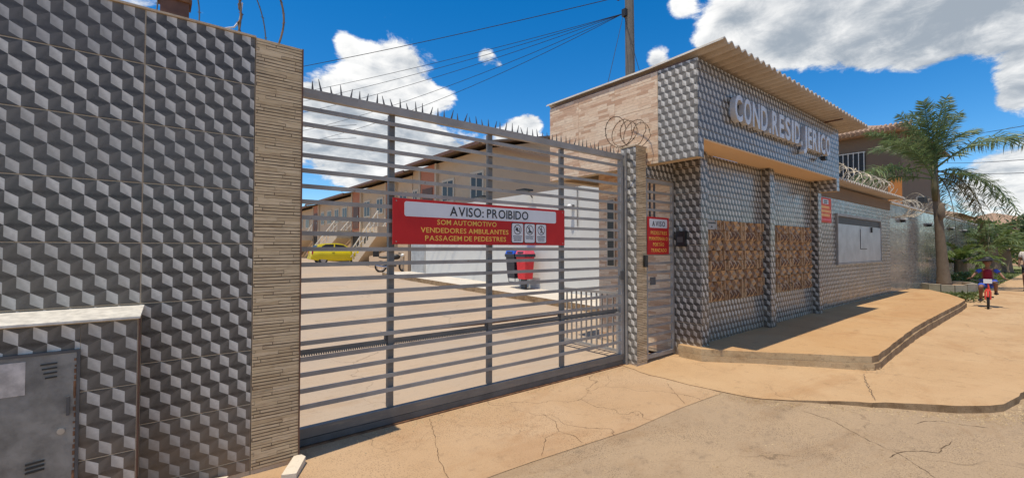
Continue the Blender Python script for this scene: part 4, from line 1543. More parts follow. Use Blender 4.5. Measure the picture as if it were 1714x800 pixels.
leafy('shrub', 'low green shrub by the planter curb', 'shrub', (25.0, 2.6, .08), .55, .55, 500, .13, 'palm_leaf_light', 1, 'shrubs on the verge')
leafy('shrub', 'small weed clump at the end of the platform curb', 'shrub', (18.6, 1.95, .07), .42, .22, 300, .10, 'grass_blade', 2, 'shrubs on the verge')
leafy('shrub', 'leafy shrub between the two small palms', 'shrub', (29.8, 2.5, .08), .75, .6, 600, .15, 'palm_leaf_light', 3, 'shrubs on the verge')
leafy('street_tree', 'rounded green tree far down the street beside the walker', 'tree', (62, 1.2, 0), 3.0, 4.6, 2600, .42, 'tree_leaf', 4, 'trees far down the street')
leafy('street_tree', 'dark green tree behind the far houses', 'tree', (78, -1.5, 0), 3.6, 5.2, 2600, .5, 'tree_leaf', 5, 'trees far down the street')
leafy('street_tree', 'yellowish tree over the end of the polished wall', 'tree', (48, 4.2, 0), 2.2, 3.6, 2200, .34, 'palm_leaf_light', 6, 'trees far down the street')

# grass of the verge
rnd = random.Random(11)
mb = MB()
for i in range(5200):
    x = 20.5 + rnd.random() ** 1.6 * 30
    y = rnd.uniform(1.9, 3.3)
    h = rnd.uniform(.03, .09)
    a = rnd.uniform(0, 6.28)
    w = .012 + .0006 * (x - 20)
    mb.add([(x - w * math.cos(a), y - w * math.sin(a), .074), (x + w * math.cos(a), y + w * math.sin(a), .074), (x + rnd.uniform(-.04, .04), y + rnd.uniform(-.04, .04), .074 + h)], [(0, 1, 2)])
tag(mb.build('grass', 'grass_blade'), 'short pale grass on the verge past the planter', 'grass', kind='stuff')

# ================================================================== INSIDE THE CONDOMINIUM
t = thing('grey_inner_wall', 'smooth light grey rendered wall inside the gate behind the bins', 'wall', (10.1, 14, 0))
MB().box(10.0, 10.18, 6.2, 20.6, 0, 3.5).build('wall_panel', 'render_grey', t)
MB().box(10.001, 16.0, 6.05, 6.199, 0, 3.5).build('return_wall', 'render_grey', t)
MB().box(9.965, 10.2, 20.62, 20.9, 0, 3.3).build('end_post', 'render_brown', t)
for y in (19.1,):
    MB().box(9.985, 9.998, y - .03, y + .03, .25, 3.4).build('joint_strip', 'gate_grey', t)
MB().box(9.975, 9.998, 19.2, 20.5, .45, 2.4).build('metal_door', 'steel_shutter', t)
MB().tube([(9.97, 9.3, 3.5), (9.97, 9.3, 2.3)], .018, 6).build('conduit', 'gate_grey', t)
for i, (y, lab) in enumerate([(13.8, 'small dark floodlight on the grey inner wall behind the notice'), (11.4, 'small dark floodlight on the grey inner wall nearer the gatehouse')]):
    l = thing('floodlight', lab, 'floodlight', (9.9, y, 3.5), 'floodlights on the grey inner wall')
    MB().bar((10.05, y, 3.3), (9.8, y, 3.56), .03, .03).build('bracket', 'gate_dark', l)
    MB().box(9.45, 9.85, y - .22, y + .22, 3.54, 3.60).build('lamp_head', 'black', l)
l = thing('dome_camera', 'white dome camera on the grey inner wall', 'camera', (9.9, 9.5, 2.9))
MB().box(9.88, 9.998, 9.44, 9.56, 2.86, 2.96).build('bracket', 'gate_grey', l)
MB().ball((9.84, 9.5, 2.9), .075, 12, 8).build('dome', 'plastic_white', l, True)


def bin_(name, label, y0, lid_mat, body_mat, loc_x=9.55):
    t = thing(name, label, 'bin', (loc_x, y0, .3), 'pair of hanging bins by the grey wall')
    zb = .62
    w, d, h = .46, .40, .72
    mb = MB()
    lo, hi = .8, 1.0
    vs_ = []
    for (f, z) in ((lo, zb), (hi, zb + h)):
        for sx, sy in ((-1, -1), (1, -1), (1, 1), (-1, 1)):
            vs_.append((loc_x + sx * d / 2 * f, y0 + sy * w / 2 * f, z))
    mb.add(vs_, [(0, 3, 2, 1), (4, 5, 6, 7), (0, 1, 5, 4), (1, 2, 6, 5), (2, 3, 7, 6), (3, 0, 4, 7)])
    mb.build('bin_body', body_mat, t)
    MB().box(loc_x - .23, loc_x + .23, y0 - .25, y0 + .25, zb + h + .001, zb + h + .10).build('rim', 'bin_dark', t)
    mb = MB()
    vs_ = []
    for (f, z) in ((1.0, zb + h + .101), (.86, zb + h + .22)):
        for sx, sy in ((-1, -1), (1, -1), (1, 1), (-1, 1)):
            vs_.append((loc_x + sx * .22 * f, y0 + sy * .24 * f, z))
    mb.add(vs_, [(0, 3, 2, 1), (4, 5, 6, 7), (0, 1, 5, 4), (1, 2, 6, 5), (2, 3, 7, 6), (3, 0, 4, 7)])
    ld = mb.build('lid', lid_mat, t)
    sub(MB().box(loc_x - .225, loc_x - .205, y0 - .14, y0 + .14, zb + h + .125, zb + h + .175), 'flap', 'bin_dark', ld)
    MB().tube([(loc_x - .12, y0 - .17, zb), (loc_x - .12, y0 - .17, zb - .12), (loc_x - .12, y0 + .17, zb - .12), (loc_x - .12, y0 + .17, zb)], .014, 6).build('hanger', 'black', t)
    return t


bin_('waste_bin', 'waste bin with blue lid against the grey inner wall', 11.80, 'bin_blue', 'bin_dark')
bin_('waste_bin', 'red waste bin with pinkish red lid against the grey inner wall', 11.24, 'bin_pink', 'bin_red')
t = thing('bin_stand', 'dark post carrying the two waste bins', 'stand', (9.62, 11.5, .29))
MB().box(9.58, 9.68, 11.30, 11.52, .29, .615).build('post', 'gate_dark', t)
MB().box(9.40, 9.80, 11.05, 11.75, .27, .289).build('foot_plate', 'gate_dark', t)

# low pedestrian fence just inside the gate
t = thing('walkway_fence', 'low grey fence of upright bars just inside the sliding gate', 'fence', (5.3, 4.7, 0))
for y in (4.12, 5.31):
    MB().box(5.27, 5.34, y - .035, y + .035, .0, 1.0).build('post', 'gate_grey', t)
MB().box(5.285, 5.325, 4.156, 5.274, .93, .97).build('top_rail', 'gate_grey', t)
MB().box(5.285, 5.325, 4.156, 5.274, .10, .14).build('bottom_rail', 'gate_grey', t)
fb_me = MB().box(-.01, .01, -.01, .01, .141, .929).mesh('bar', 'gate_grey')
for k in range(10):
    link('bar', fb_me, t, (5.305, 4.24 + k * .105, 0))


# apartments --------------------------------------------------------------
def apartment(y0, y1, eave, zb, idx, label, wins, bays, low_wins, end=False):
    X0 = 12.0
    t = thing('apartment_block', label, 'building', (X0 + 4, (y0 + y1) / 2, zb), 'row of tan apartments inside the gate')
    MB().box(X0, X0 + 9, y0, y1, zb - .6, eave).build('wall', 'render_tan', t)
    # mono-pitch roof with deep eave and exposed dark underside
    mb = MB()
    e = .75
    zt = eave + .05
    v0, v1 = y0 - .45, y1 + .05
    mb.add([(X0 - e, v0, zt), (X0 + 4.6, v0, zt + 1.15), (X0 + 9.6, v0, zt), (X0 - e, v1, zt), (X0 + 4.6, v1, zt + 1.15), (X0 + 9.6, v1, zt),
            (X0 - e, v0, zt + .10), (X0 + 4.6, v0, zt + 1.25), (X0 + 9.6, v0, zt + .10), (X0 - e, v1, zt + .10), (X0 + 4.6, v1, zt + 1.25), (X0 + 9.6, v1, zt + .10)],
           [(0, 1, 4, 3), (1, 2, 5, 4), (6, 9, 10, 7), (7, 10, 11, 8), (0, 6, 7, 1), (1, 7, 8, 2), (3, 4, 10, 9), (4, 5, 11, 10), (0, 3, 9, 6), (2, 8, 11, 5)])
    rf = mb.build('roof', 'render_brown', t)
    MB().add([(X0, y0, eave), (X0 + 9, y0, eave), (X0 + 4.6, y0, eave + 1.12)], [(0, 1, 2)]).build('gable', 'render_tan', t)
    sub(MB().box(X0 - e - .05, X0 - e - .002, v0, v1, zt - .02, zt + .13), 'fascia_board', 'brown_wood', rf)
    if end:
        # corrugated verge seen end-on
        vg = MB()
        for k in range(46):
            x = X0 - .6 + k * .2
            vg.bar((x, y0 - .62, eave + .02), (x, y0 - .2, eave + .16), .12, .05)
        o = vg.build('verge_sheet', 'roof_clay', t)
        o['kind'] = 'stuff'
    for (a, b_, z0, z1) in wins + low_wins:
        w = MB().box(X0 - .06, X0 - .001, a - .12, b_ + .12, z0 - .12, z1 + .12).build('window', 'window_frame', t)
        sub(MB().box(X0 - .068, X0 - .061, a, b_, z0, z1), 'pane', 'dark_glass', w)
        sub(MB().box(X0 - .078, X0 - .0685, (a + b_) / 2 - .04, (a + b_) / 2 + .04, z0, z1), 'mullion', 'window_frame', w)
    for (a, b_) in bays:
        MB().box(X0 - .10, X0 - .002, a, b_, 2.95, eave - .02).build('terracotta_panel', 'render_terracotta', t)
        MB().box(X0 - .16, X0 - .002, a - .18, a - .005, zb - .3, eave - .02).build('pier', 'render_cream', t)
        MB().box(X0 - .16, X0 - .002, b_ + .005, b_ + .18, zb - .3, eave - .02).build('pier', 'render_cream', t)
        d = MB().box(X0 - .14, X0 - .101, a + .3, b_ - .25, 3.15, 5.0).build('door', 'brown_wood', t)
        sub(MB().box(X0 - .16, X0 - .141, a + .38, a + .46, 4.0, 4.1), 'handle', 'chrome', d)
        MB().box(X0 - .14, X0 - .002, a + .2, b_ - .2, zb, zb + 2.2).build('entrance', 'black', t)
    MB().box(X0 - .03, X0 - .002, y0 + .02, y1 - .02, 2.86, 3.0).build('string_course', 'render_cream', t)
    return t


apartment(16.8, 24.5, 6.28, .3, 0, 'tan apartment block with gable end nearest the gatehouse', [(17.2, 18.1, 4.05, 5.2), (19.85, 20.85, 4.15, 5.15), (23.9, 24.35, 4.4, 5.0)], [(21.6, 23.3)], [(17.2, 18.1, 1.6, 2.5), (19.85, 20.85, 1.6, 2.5)], True)
apartment(24.6, 35.2, 6.02, .5, 1, 'tan apartment block partly hidden behind the big red notice', [(25.3, 26.2, 4.0, 5.0), (29.0, 29.9, 4.1, 5.0), (31.3, 32.3, 4.0, 5.0)], [(33.0, 34.7), (26.9, 28.2)], [(29.0, 29.9, 1.9, 2.7), (31.4, 32.3, 1.9, 2.7)])
apartment(35.3, 46.0, 5.75, .6, 2, 'tan apartment block behind the yellow car', [(36.2, 37.2, 3.9, 4.9), (38.3, 39.2, 3.9, 4.9), (40.3, 41.3, 3.9, 4.9), (42.4, 43.2, 3.9, 4.9)], [(44.0, 45.6)], [(38.3, 39.2, 1.9, 2.7)])
apartment(46.1, 62.0, 5.6, .7, 3, 'farthest tan apartment block next to the stone pillar', [(47.5, 48.6, 3.8, 4.8), (50.0, 51.0, 3.8, 4.8), (53, 54, 3.8, 4.8), (56, 57, 3.8, 4.8)], [(58.5, 60.2)], [])


def stairs(x0, y0, x1, y1, z0, z1, w, label, n=12):
    """outside stair rising from (x0,y0,z0) to (x1,y1,z1), with two white balustrades"""
    t = thing('outside_stair', label, 'stairs', (x0, y0, z0), 'outside stairs of the apartments')
    d = Vector((x1 - x0, y1 - y0, 0))
    s = Vector((-d.y, d.x, 0)).normalized() * w / 2
    mb = MB()
    a0, b0 = Vector((x0, y0, z0)), Vector((x1, y1, z1))
    th = Vector((0, 0, .55))
    mb.add([a0 - s, a0 + s, b0 + s, b0 - s, a0 - s - th, a0 + s - th, b0 + s - th, b0 - s - th], [(0, 1, 2, 3), (4, 7, 6, 5), (0, 4, 5, 1), (1, 5, 6, 2), (2, 6, 7, 3), (3, 7, 4, 0)])
    mb.build('flight', 'render_cream', t)
    for k in range(n):
        f0 = k / n
        p = a0.lerp(b0, f0)
        p2 = a0.lerp(b0, f0 + 1 / n)
        c = (p + p2) / 2
        MB().bar((c - s * .92) + Vector((0, 0, .06)), (c + s * .92) + Vector((0, 0, .06)), d.length / n * .9, .10).build('step', 'render_cream', t)
    for sg in (-1, 1):
        rail = MB().bar(a0 + s * sg * .95 + Vector((0, 0, .95)), b0 + s * sg * .95 + Vector((0, 0, .95)), .06, .07).build('handrail', 'rail_white', t)
        sub(MB().bar(a0 + s * sg * .95 + Vector((0, 0, .5)), b0 + s * sg * .95 + Vector((0, 0, .5)), .04, .04), 'mid_rail', 'rail_white', rail)
        for k in range(9):
            p = a0.lerp(b0, k / 8) + s * sg * .95
            sub(MB().bar(p + Vector((0, 0, .0)), p + Vector((0, 0, .93)), .04, .04), 'baluster', 'rail_white', rail)
    return t


stairs(11.2, 31.6, 11.2, 26.6, .45, 3.0, 1.1, 'outside stair with white rails behind the yellow car bonnet')
stairs(11.2, 41.5, 11.2, 34.5, .6, 3.0, 1.1, 'outside stair with white rails above the yellow car')
stairs(11.2, 51.5, 11.2, 45.5, .65, 3.0, 1.1, 'outside stair with white rails far beyond the yellow car')
t = thing('stair_wall', 'low tan and terracotta wall behind the parked motorcycle', 'wall', (10.7, 24, .4))
MB().prism([(10.45, 21.0), (10.6, 21.0), (10.6, 27.4), (10.45, 27.4)], 0.2, lambda x, y: 1.9 if y < 24 else 1.15).build('wall_panel', 'render_tan', t)


# vehicles ------------------------------------------------------------------
def wheel(parent, x, y, z, r, w, name='wheel'):
    ty = MB().cyl((x, y - w / 2, z), (x, y + w / 2, z), r, n=20).build(name, 'rubber', parent)
    sgn = -1
    rim = MB()
    rim.cyl((x, y + sgn * (w / 2 + .012), z), (x, y + sgn * (w / 2 + .001), z), r * .62, n=16)
    sub(rim, 'rim', 'rim_metal', ty)
    return ty


def hatchback(name, label, paint, loc, rz, group):
    t = thing(name, label, 'car', (0, 0, 0), group)
    # local: x forward, y left, z up; length 3.75
    # body sections along x: (x, half width at sill, z sill, half width at belt, z belt)
    secs = [(-1.86, .70, .42, .72, .78), (-1.80, .76, .30, .79, .92), (-1.3, .80, .22, .83, .95), (-.4, .81, .20, .84, .93), (.55, .81, .20, .84, .92), (.95, .80, .22, .82, .90), (1.45, .77, .26, .76, .80), (1.78, .70, .32, .66, .68), (1.90, .60, .36, .56, .56)]
    mb = MB()
    ring = []
    for (x, ws, zs, wb, zb) in secs:
        ring.append([(x, -ws * .9, zs), (x, -ws, zs + .10), (x, -wb * 1.02, (zs + zb) / 2 + .05), (x, -wb, zb - .04), (x, -wb * .93, zb + .01), (x, wb * .93, zb + .01), (x, wb, zb - .04), (x, wb * 1.02, (zs + zb) / 2 + .05), (x, ws, zs + .10), (x, ws * .9, zs)])
    k = len(ring[0])
    for r_ in ring:
        mb.v += r_
    for i in range(len(ring) - 1):
        for j in range(k):
            a, b_ = i * k + j, i * k + (j + 1) % k
            mb.f.append((a, b_, b_ + k, a + k))
    mb.f.append(tuple(reversed(range(k))))
    mb.f.append(tuple((len(ring) - 1) * k + j for j in range(k)))
    mb.build('body', paint, t, True)
    # cabin
    prof = [(-1.78, .93), (-1.45, 1.30), (-1.05, 1.40), (-.30, 1.43), (.15, 1.36), (.95, .91)]
    cab = MB()
    kk = len(prof)
    for sg in (-1, 1):
        for (x, z) in prof:
            f = (z - .9) / .53
            cab.v.append((x, sg * (.80 - .16 * f), z))
    cab.f.append(tuple(range(kk)))
    cab.f.append(tuple(reversed(range(kk, 2 * kk))))
    for i in range(kk - 1):
        cab.f.append((i + 1, i, kk + i, kk + i + 1))
    cab.build('cabin', paint, t)
    def glass(pts, nm='window'):
        return MB().add(pts, [tuple(range(len(pts)))]).build(nm, 'dark_glass', t)
    for sg in (-1, 1):
        def P(x, z): return (x, sg * (.80 - .16 * (z - .9) / .53 + .008), z)
        glass([P(-.42, .95), P(.72, .95), P(.16, 1.30), P(-.38, 1.36)])
        glass([P(-1.32, .97), P(-.50, .95), P(-.46, 1.36), P(-1.0, 1.34), P(-1.24, 1.22)])
    glass([(.97, -.70, .93), (.97, .70, .93), (.19, .56, 1.345), (.19, -.56, 1.345)], 'windscreen')
    glass([(-1.765, -.66, .97), (-1.765, .66, .97), (-1.48, .58, 1.285), (-1.48, -.58, 1.285)], 'rear_window')
    for sg in (-1, 1):
        MB().box(-1.875, -1.80, sg * .72 - .08, sg * .72 + .08, .68, .90).build('tail_lamp', 'lamp_red', t)
        MB().box(1.70, 1.845, sg * .55 - .14, sg * .55 + .14, .52, .66).build('headlight', 'lamp_clear', t)
        MB().box(.55, .68, sg * .93 - .06, sg * .93 + .06, .93, 1.04).build('mirror', paint, t)
        MB().box(-.60, -.44, sg * .85 - .015, sg * .85 + .015, .78, .81).build('door_handle', 'black', t)
    MB().box(-1.92, -1.84, -.68, .68, .34, .52).build('bumper', paint, t)
    MB().box(1.80, 1.93, -.6, .6, .34, .48).build('bumper', paint, t)
    for x in (-1.15, 1.22):
        for y in (-.70, .70):
            wheel(t, x, y, .285, .285, .18)
    t.location = loc
    t.rotation_euler = (0, 0, rz)
    return t


hatchback('parked_car', 'yellow hatchback parked in front of the apartments', 'car_yellow', (10.1, 32.3, inner_z(32.3)), R(-4), 'cars parked inside the condominium')
hatchback('parked_car', 'white car parked beside the stone pillar behind the yellow hatchback', 'car_white', (8.2, 40.5, inner_z(40.5)), R(60), 'cars parked inside the condominium')

t = thing('motorcycle', 'dark motorcycle parked against the low tan wall', 'motorcycle', (0, 0, 0))
for x in (-.62, .62):
    mb = MB()
    mb.tube([(x + .27 * math.cos(a * math.pi / 10), 0, .30 + .27 * math.sin(a * math.pi / 10)) for a in range(20)], .045, 6, closed=True)
    wv = mb.build('wheel', 'rubber', t)
    sub(MB().tube([(x + .20 * math.cos(a * math.pi / 8), 0, .30 + .20 * math.sin(a * math.pi / 8)) for a in range(16)], .014, 5, closed=True), 'rim', 'rim_metal', wv)
    for a in range(6):
        sub(MB().bar((x, 0, .30), (x + .2 * math.cos(a * 1.047), 0, .30 + .2 * math.sin(a * 1.047)), .012, .012), 'spoke', 'rim_metal', wv)
MB().tube([(-.62, .05, .30), (-.1, .05, .42), (.15, 0, .78), (.40, 0, .80)], .03, 6).build('frame', 'black', t)
MB().box(-.22, .20, -.13, .13, .30, .58).build('engine', 'gate_dark', t)
MB().ball((.16, 0, .82), .2, 12, 8, (1.25, .7, .75)).build('fuel_tank', 'black', t, True)
MB().ball((-.36, 0, .80), .2, 12, 8, (1.9, .7, .35)).build('seat', 'black', t, True)
MB().tube([(.62, .05, .30), (.46, .05, .72), (.38, .04, .98)], .025, 6).build('fork', 'chrome', t)
MB().tube([(.30, -.34, 1.03), (.40, -.15, 1.0), (.40, .15, 1.0), (.30, .34, 1.03)], .016, 6).build('handlebar', 'black', t)
MB().ball((.52, 0, .90), .1, 10, 7).build('headlight', 'lamp_clear', t, True)
MB().tube([(.05, -.14, .34), (-.4, -.16, .30), (-.85, -.16, .38)], .04, 8).build('exhaust', 'chrome', t)
MB().box(-1.0, -.7, -.14, .14, .84, 1.12).build('carrier_box', 'black', t)
t.location = (9.95, 22.7, inner_z(22.7))
t.rotation_euler = (R(4), 0, R(-28))

# ================================================================== UTILITY POLE AND CABLES
t = thing('utility_pole', 'grey concrete utility pole rising behind the gatehouse', 'pole', (11.6, 8.5, 0))
MB().tube([(11.6, 8.5, 0), (11.52, 8.51, 10.6)], [.19, .135], 10).build('pole_shaft', 'pole_wood', t)
MB().bar((10.9, 8.95, 10.35), (12.2, 8.1, 10.35), .09, .11).build('crossarm', 'pole_wood', t)
for (x, y) in ((11.0, 8.88), (11.3, 8.68), (11.9, 8.3)):
    MB().cyl((x, y, 10.41), (x, y, 10.58), .05, .035, 8).build('insulator', 'gate_dark', t)
MB().box(11.18, 11.30, 8.66, 8.76, 9.42, 9.60).build('insulator_block', 'black', t)
MB().box(11.28, 11.46, 8.48, 8.62, 8.86, 9.08).build('cable_clamp', 'black', t)


def cable(a, b, sag, r, label, n=24, group='overhead cables from the utility pole'):
    a, b = Vector(a), Vector(b)
    pts = [a.lerp(b, i / n) - Vector((0, 0, 4 * sag * (i / n) * (1 - i / n))) for i in range(n + 1)]
    tag(MB().tube(pts, r, 5).build('overhead_cable', 'cable'), label, 'cable', group)


def ext(a, b, k):
    a, b = Vector(a), Vector(b)
    return a + (b - a) * k


A1 = (11.24, 8.71, 9.50)
cable(A1, ext(A1, (4.67, 19.48, 9.35), 1.9), .25, .012, 'single top cable running from the pole over the sliding gate')
A2 = (11.36, 8.62, 8.98)
for k, (p, sag, lab) in enumerate([((5.37, 22.0, 9.25), .35, 'upper strand of the cable bundle sloping from the pole'), ((5.6, 21.9, 8.95), .4, 'second strand of the cable bundle sloping from the pole'),
                                   ((6.3, 21.4, 8.75), .5, 'third strand of the cable bundle sloping from the pole'), ((7.1, 20.8, 8.3), .6, 'fourth strand of the cable bundle sloping from the pole'),
                                   ((7.6, 20.3, 8.0), .7, 'lowest strand of the cable bundle sloping from the pole')]):
    cable(A2, ext(A2, p, 1.7), sag, .009, lab)
cable((11.35, 8.6, 8.95), (7.7, 6.6, 4.2), .02, .008, 'thin stay wire dropping from the pole to the gatehouse roof')
cable((11.35, 8.6, 8.98), (11.42, 7.6, 5.4), .02, .008, 'short drop wire hanging beside the pole')
for k, (z0, z1, lab) in enumerate([(12.1, 10.05, 'upper cable over the far street beside the tall palm'), (11.2, 9.4, 'second cable over the far street beside the tall palm'),
                                   (9.3, 8.0, 'third cable over the far street beside the tall palm'), (8.2, 7.2, 'lowest cable over the far street beside the tall palm')]):
    cable((70, 9.8, z0 + 2.3), (34, -2.2, z1 - 1.9), .3, .022, lab, 24, 'cables over the far street')
for k, (a, b, lab) in enumerate([((5.0, 60, 15.8), (14, 40, 12.8), 'thin cable behind the gate slats in the sky'), ((5.0, 60, 14.4), (14, 40, 11.6), 'lower thin cable behind the gate slats in the sky')]):
    cable(a, b, .3, .02, lab, 16, 'cables beyond the apartments')


# ================================================================== PEOPLE
def skin_mesh(name, verts, edges, rad, mat, sub_lv=2):
    me = bpy.data.meshes.new(name)
    me.from_pydata(verts, edges, [])
    ob = bpy.data.objects.new(name, me)
    col.objects.link(ob)
    ob.modifiers.new('skin', 'SKIN')
    for i, r_ in enumerate(rad):
        v = me.skin_vertices[0].data[i]
        v.radius = r_ if isinstance(r_, tuple) else (r_, r_)
        v.use_root = (i == 0)
    s_ = ob.modifiers.new('sub', 'SUBSURF')
    s_.levels = s_.render_levels = sub_lv
    dg = bpy.context.evaluated_depsgraph_get()
    out = bpy.data.meshes.new_from_object(ob.evaluated_get(dg))
    bpy.data.objects.remove(ob)
    out.name = name
    out.materials.clear()
    out.materials.append(M[mat])
    for p in out.polygons:
        p.use_smooth = True
    return out


def add_skin(name, verts, edges, rad, mat, parent):
    return link(name, skin_mesh(name, verts, edges, rad, mat), parent)


def hand(side, wrist, dirv, down):
    """five finger chains rooted in the palm; returns verts, edges, radii"""
    w, d, n = Vector(wrist), Vector(dirv).normalized(), Vector(down).normalized()
    s = d.cross(n).normalized()
    V, E_, RR = [tuple(w), tuple(w + d * .035)], [(0, 1)], [(.018, .012), (.022, .011)]
    for k, (off, L) in enumerate(((-.016, .032), (-.005, .037), (.006, .035), (.016, .028))):
        b = len(V)
        p0 = w + d * .045 + s * off
        V += [tuple(p0), tuple(p0 + d * L * .55 + n * .006), tuple(p0 + d * L * .75 + n * .024)]
        E_ += [(1, b), (b, b + 1), (b + 1, b + 2)]
        RR += [.007, .006, .005]
    b = len(V)
    p0 = w + d * .018 - s * .022
    V += [tuple(p0), tuple(p0 + d * .022 - s * .012 + n * .012)]
    E_ += [(0, b), (b, b + 1)]
    RR += [.008, .006]
    return V, E_, RR


# ---- child on a small bike, riding towards the gate; local +X forward
BK = thing('small_bicycle', 'small red bicycle ridden by the child', 'bicycle', (0, 0, 0))
WR = .20
for x in (-.36, .36):
    wv = MB().tube([(x + WR * math.cos(a * math.pi / 12), 0, WR + .02 + WR * math.sin(a * math.pi / 12)) for a in range(24)], .024, 6, closed=True).build('wheel', 'rubber', BK, True)
    sub(MB().tube([(x + .165 * math.cos(a * math.pi / 10), 0, WR + .02 + .165 * math.sin(a * math.pi / 10)) for a in range(20)], .010, 5, closed=True), 'rim', 'bike_red', wv)
    for a in range(8):
        sub(MB().bar((x, 0, WR + .02), (x + .165 * math.cos(a * .785), 0, WR + .02 + .165 * math.sin(a * .785)), .005, .005), 'spoke', 'rim_metal', wv)
MB().tube([(-.36, 0, .22), (-.08, 0, .25), (-.17, 0, .48), (.24, 0, .50), (-.08, 0, .25)], .016, 8).build('frame', 'bike_red', BK)
MB().tube([(.36, .04, .22), (.33, .045, .40), (.25, .02, .46), (.23, 0, .62)], .014, 8).tube([(.36, -.04, .22), (.33, -.045, .40), (.25, -.02, .46)], .014, 8).build('fork', 'bike_red', BK)
MB().tube([(.06, -.29, .69), (.14, -.26, .68), (.20, -.10, .62), (.21, .10, .62), (.14, .26, .68), (.06, .29, .69)], .012, 8).build('handlebar', 'black', BK)
MB().box(.22, .26, -.07, .07, .60, .70).build('number_pad', 'plastic_white', BK)
MB().ball((-.18, 0, .53), .09, 12, 8, (1.2, .8, .35)).build('saddle', 'black', BK, True)
MB().tube([(.15 + .24 * math.cos(R(a)), 0, .22 + .24 * math.sin(R(a))) if False else (.36 + .235 * math.cos(R(a)), 0, .22 + .235 * math.sin(R(a))) for a in range(20, 130, 12)], .022, 6).build('mudguard', 'bike_red', BK)
MB().tube([(-.08, -.09, .25), (-.08, .09, .25)], .018, 8).build('crank', 'black', BK)
for sg, z in ((-1, .16), (1, .34)):
    MB().box(-.13, -.01, sg * .13 - .04, sg * .13 + .04, z - .012, z + .012).build('pedal', 'black', BK)
CH = thing('person', 'child in a maroon vest over blue sleeves riding the small bicycle', 'person', (0, 0, 0))
hipz = .60
V = [(-.17, 0, hipz), (-.13, 0, .74), (-.09, 0, .90), (-.06, 0, .965), (-.05, 0, 1.01), (-.03, 0, 1.08), (-.03, 0, 1.16),
     (-.09, -.115, .915), (-.02, -.20, .83), (.07, -.265, .715), (-.09, .115, .915), (-.02, .20, .83), (.07, .265, .715),
     (-.15, -.075, .575), (.08, -.115, .50), (-.04, -.12, .23), (-.08, -.125, .185), (.02, -.125, .18),
     (-.15, .075, .575), (.12, .125, .62), (-.02, .125, .42), (-.08, .128, .365), (.03, .128, .36)]
E_ = [(0, 1), (1, 2), (2, 3), (3, 4), (4, 5), (5, 6), (2, 7), (7, 8), (8, 9), (2, 10), (10, 11), (11, 12), (0, 13), (13, 14), (14, 15), (15, 16), (16, 17), (0, 18), (18, 19), (19, 20), (20, 21), (21, 22)]
RR = [(.085, .10), (.075, .09), (.08, .09), .042, .036, (.072, .066), (.07, .065), .036, .029, .020, .036, .029, .020, .062, .046, .030, .030, .026, .062, .046, .030, .030, .026]
body = add_skin('body', V, E_, RR, 'skin', CH)
for sg in (-1, 1):
    hv, he, hr = hand(sg, (.07, .265 * sg, .715), (.25, .9 * sg, -.15), (.2, 0, -1))
    hd = add_skin('hand', hv, he, hr, 'skin', CH)
add_skin('vest', [(-.155, 0, .63), (-.13, 0, .74), (-.09, 0, .90), (-.085, 0, .945)], [(0, 1), (1, 2), (2, 3)], [(.105, .118), (.092, .11), (.094, .125), (.06, .09)], 'shirt_maroon', CH)
for sg in (-1, 1):
    add_skin('sleeve', [(-.09, .10 * sg, .92), (-.055, .155 * sg, .875), (-.03, .188 * sg, .845)], [(0, 1), (1, 2)], [.05, .046, .045], 'cloth_blue', CH)
add_skin('shorts', [(-.165, 0, .61), (-.14, -.075, .585), (-.02, -.10, .535), (.04, -.112, .51), (-.14, .075, .59), (.0, .105, .61), (.06, .118, .622)], [(0, 1), (1, 2), (2, 3), (0, 4), (4, 5), (5, 6)], [(.10, .11), .08, .07, .066, .08, .07, .066], 'cloth_blue', CH)
for sg, ft in ((-1, (-.10, -.125, .165)), (1, (-.10, .128, .345))):
    add_skin('shoe', [ft, (ft[0] + .08, ft[1], ft[2] - .005), (ft[0] + .15, ft[1], ft[2] - .012)], [(0, 1), (1, 2)], [(.036, .032), (.036, .028), (.03, .02)], 'cloth_dark', CH)
# face and hair
MB().ball((.038, 0, 1.105), .016, 8, 6, (1, .8, 1.1)).build('nose', 'skin', CH, True)
for sg in (-1, 1):
    MB().ball((.033, .027 * sg, 1.135), .009, 8, 6).build('eye', 'black', CH, True)
    MB().ball((-.03, .072 * sg, 1.115), .016, 8, 6, (.8, .5, 1.3)).build('ear', 'skin', CH, True)
MB().bar((.036, -.02, 1.078), (.036, .02, 1.078), .008, .007).build('mouth', 'lamp_red', CH)
hr_ = MB()
hr_.ball((-.05, 0, 1.165), .095, 14, 9, (1.0, 1.0, .78))
hr_.ball((-.07, 0, 1.12), .088, 12, 8, (.8, 1.0, .9))
hr_.build('hair', 'hair', CH, True)
brim = MB()
n = 22
for k in range(n):
    a = 2 * math.pi * k / n
    brim.v.append((-.04 + .10 * math.cos(a), .095 * math.sin(a), 1.175))
    brim.v.append((-.03 + .20 * math.cos(a), .25 * math.sin(a), 1.15 + .035 * math.sin(a)))
    brim.v.append((-.03 + .20 * math.cos(a), .25 * math.sin(a), 1.142 + .035 * math.sin(a)))
for k in range(n):
    j = (k + 1) % n
    brim.f += [(3 * k, 3 * k + 1, 3 * j + 1, 3 * j), (3 * k + 1, 3 * k + 2, 3 * j + 2, 3 * j + 1), (3 * k + 2, 3 * k, 3 * j, 3 * j + 2)]
brim.build('hat_brim', 'hair', CH)
for o in (BK, CH):
    o.location = (17.15, 1.36, .066)
    o.scale = (1.1, 1.12, 1.08)
    o.rotation_euler = (0, 0, R(180 + 4))

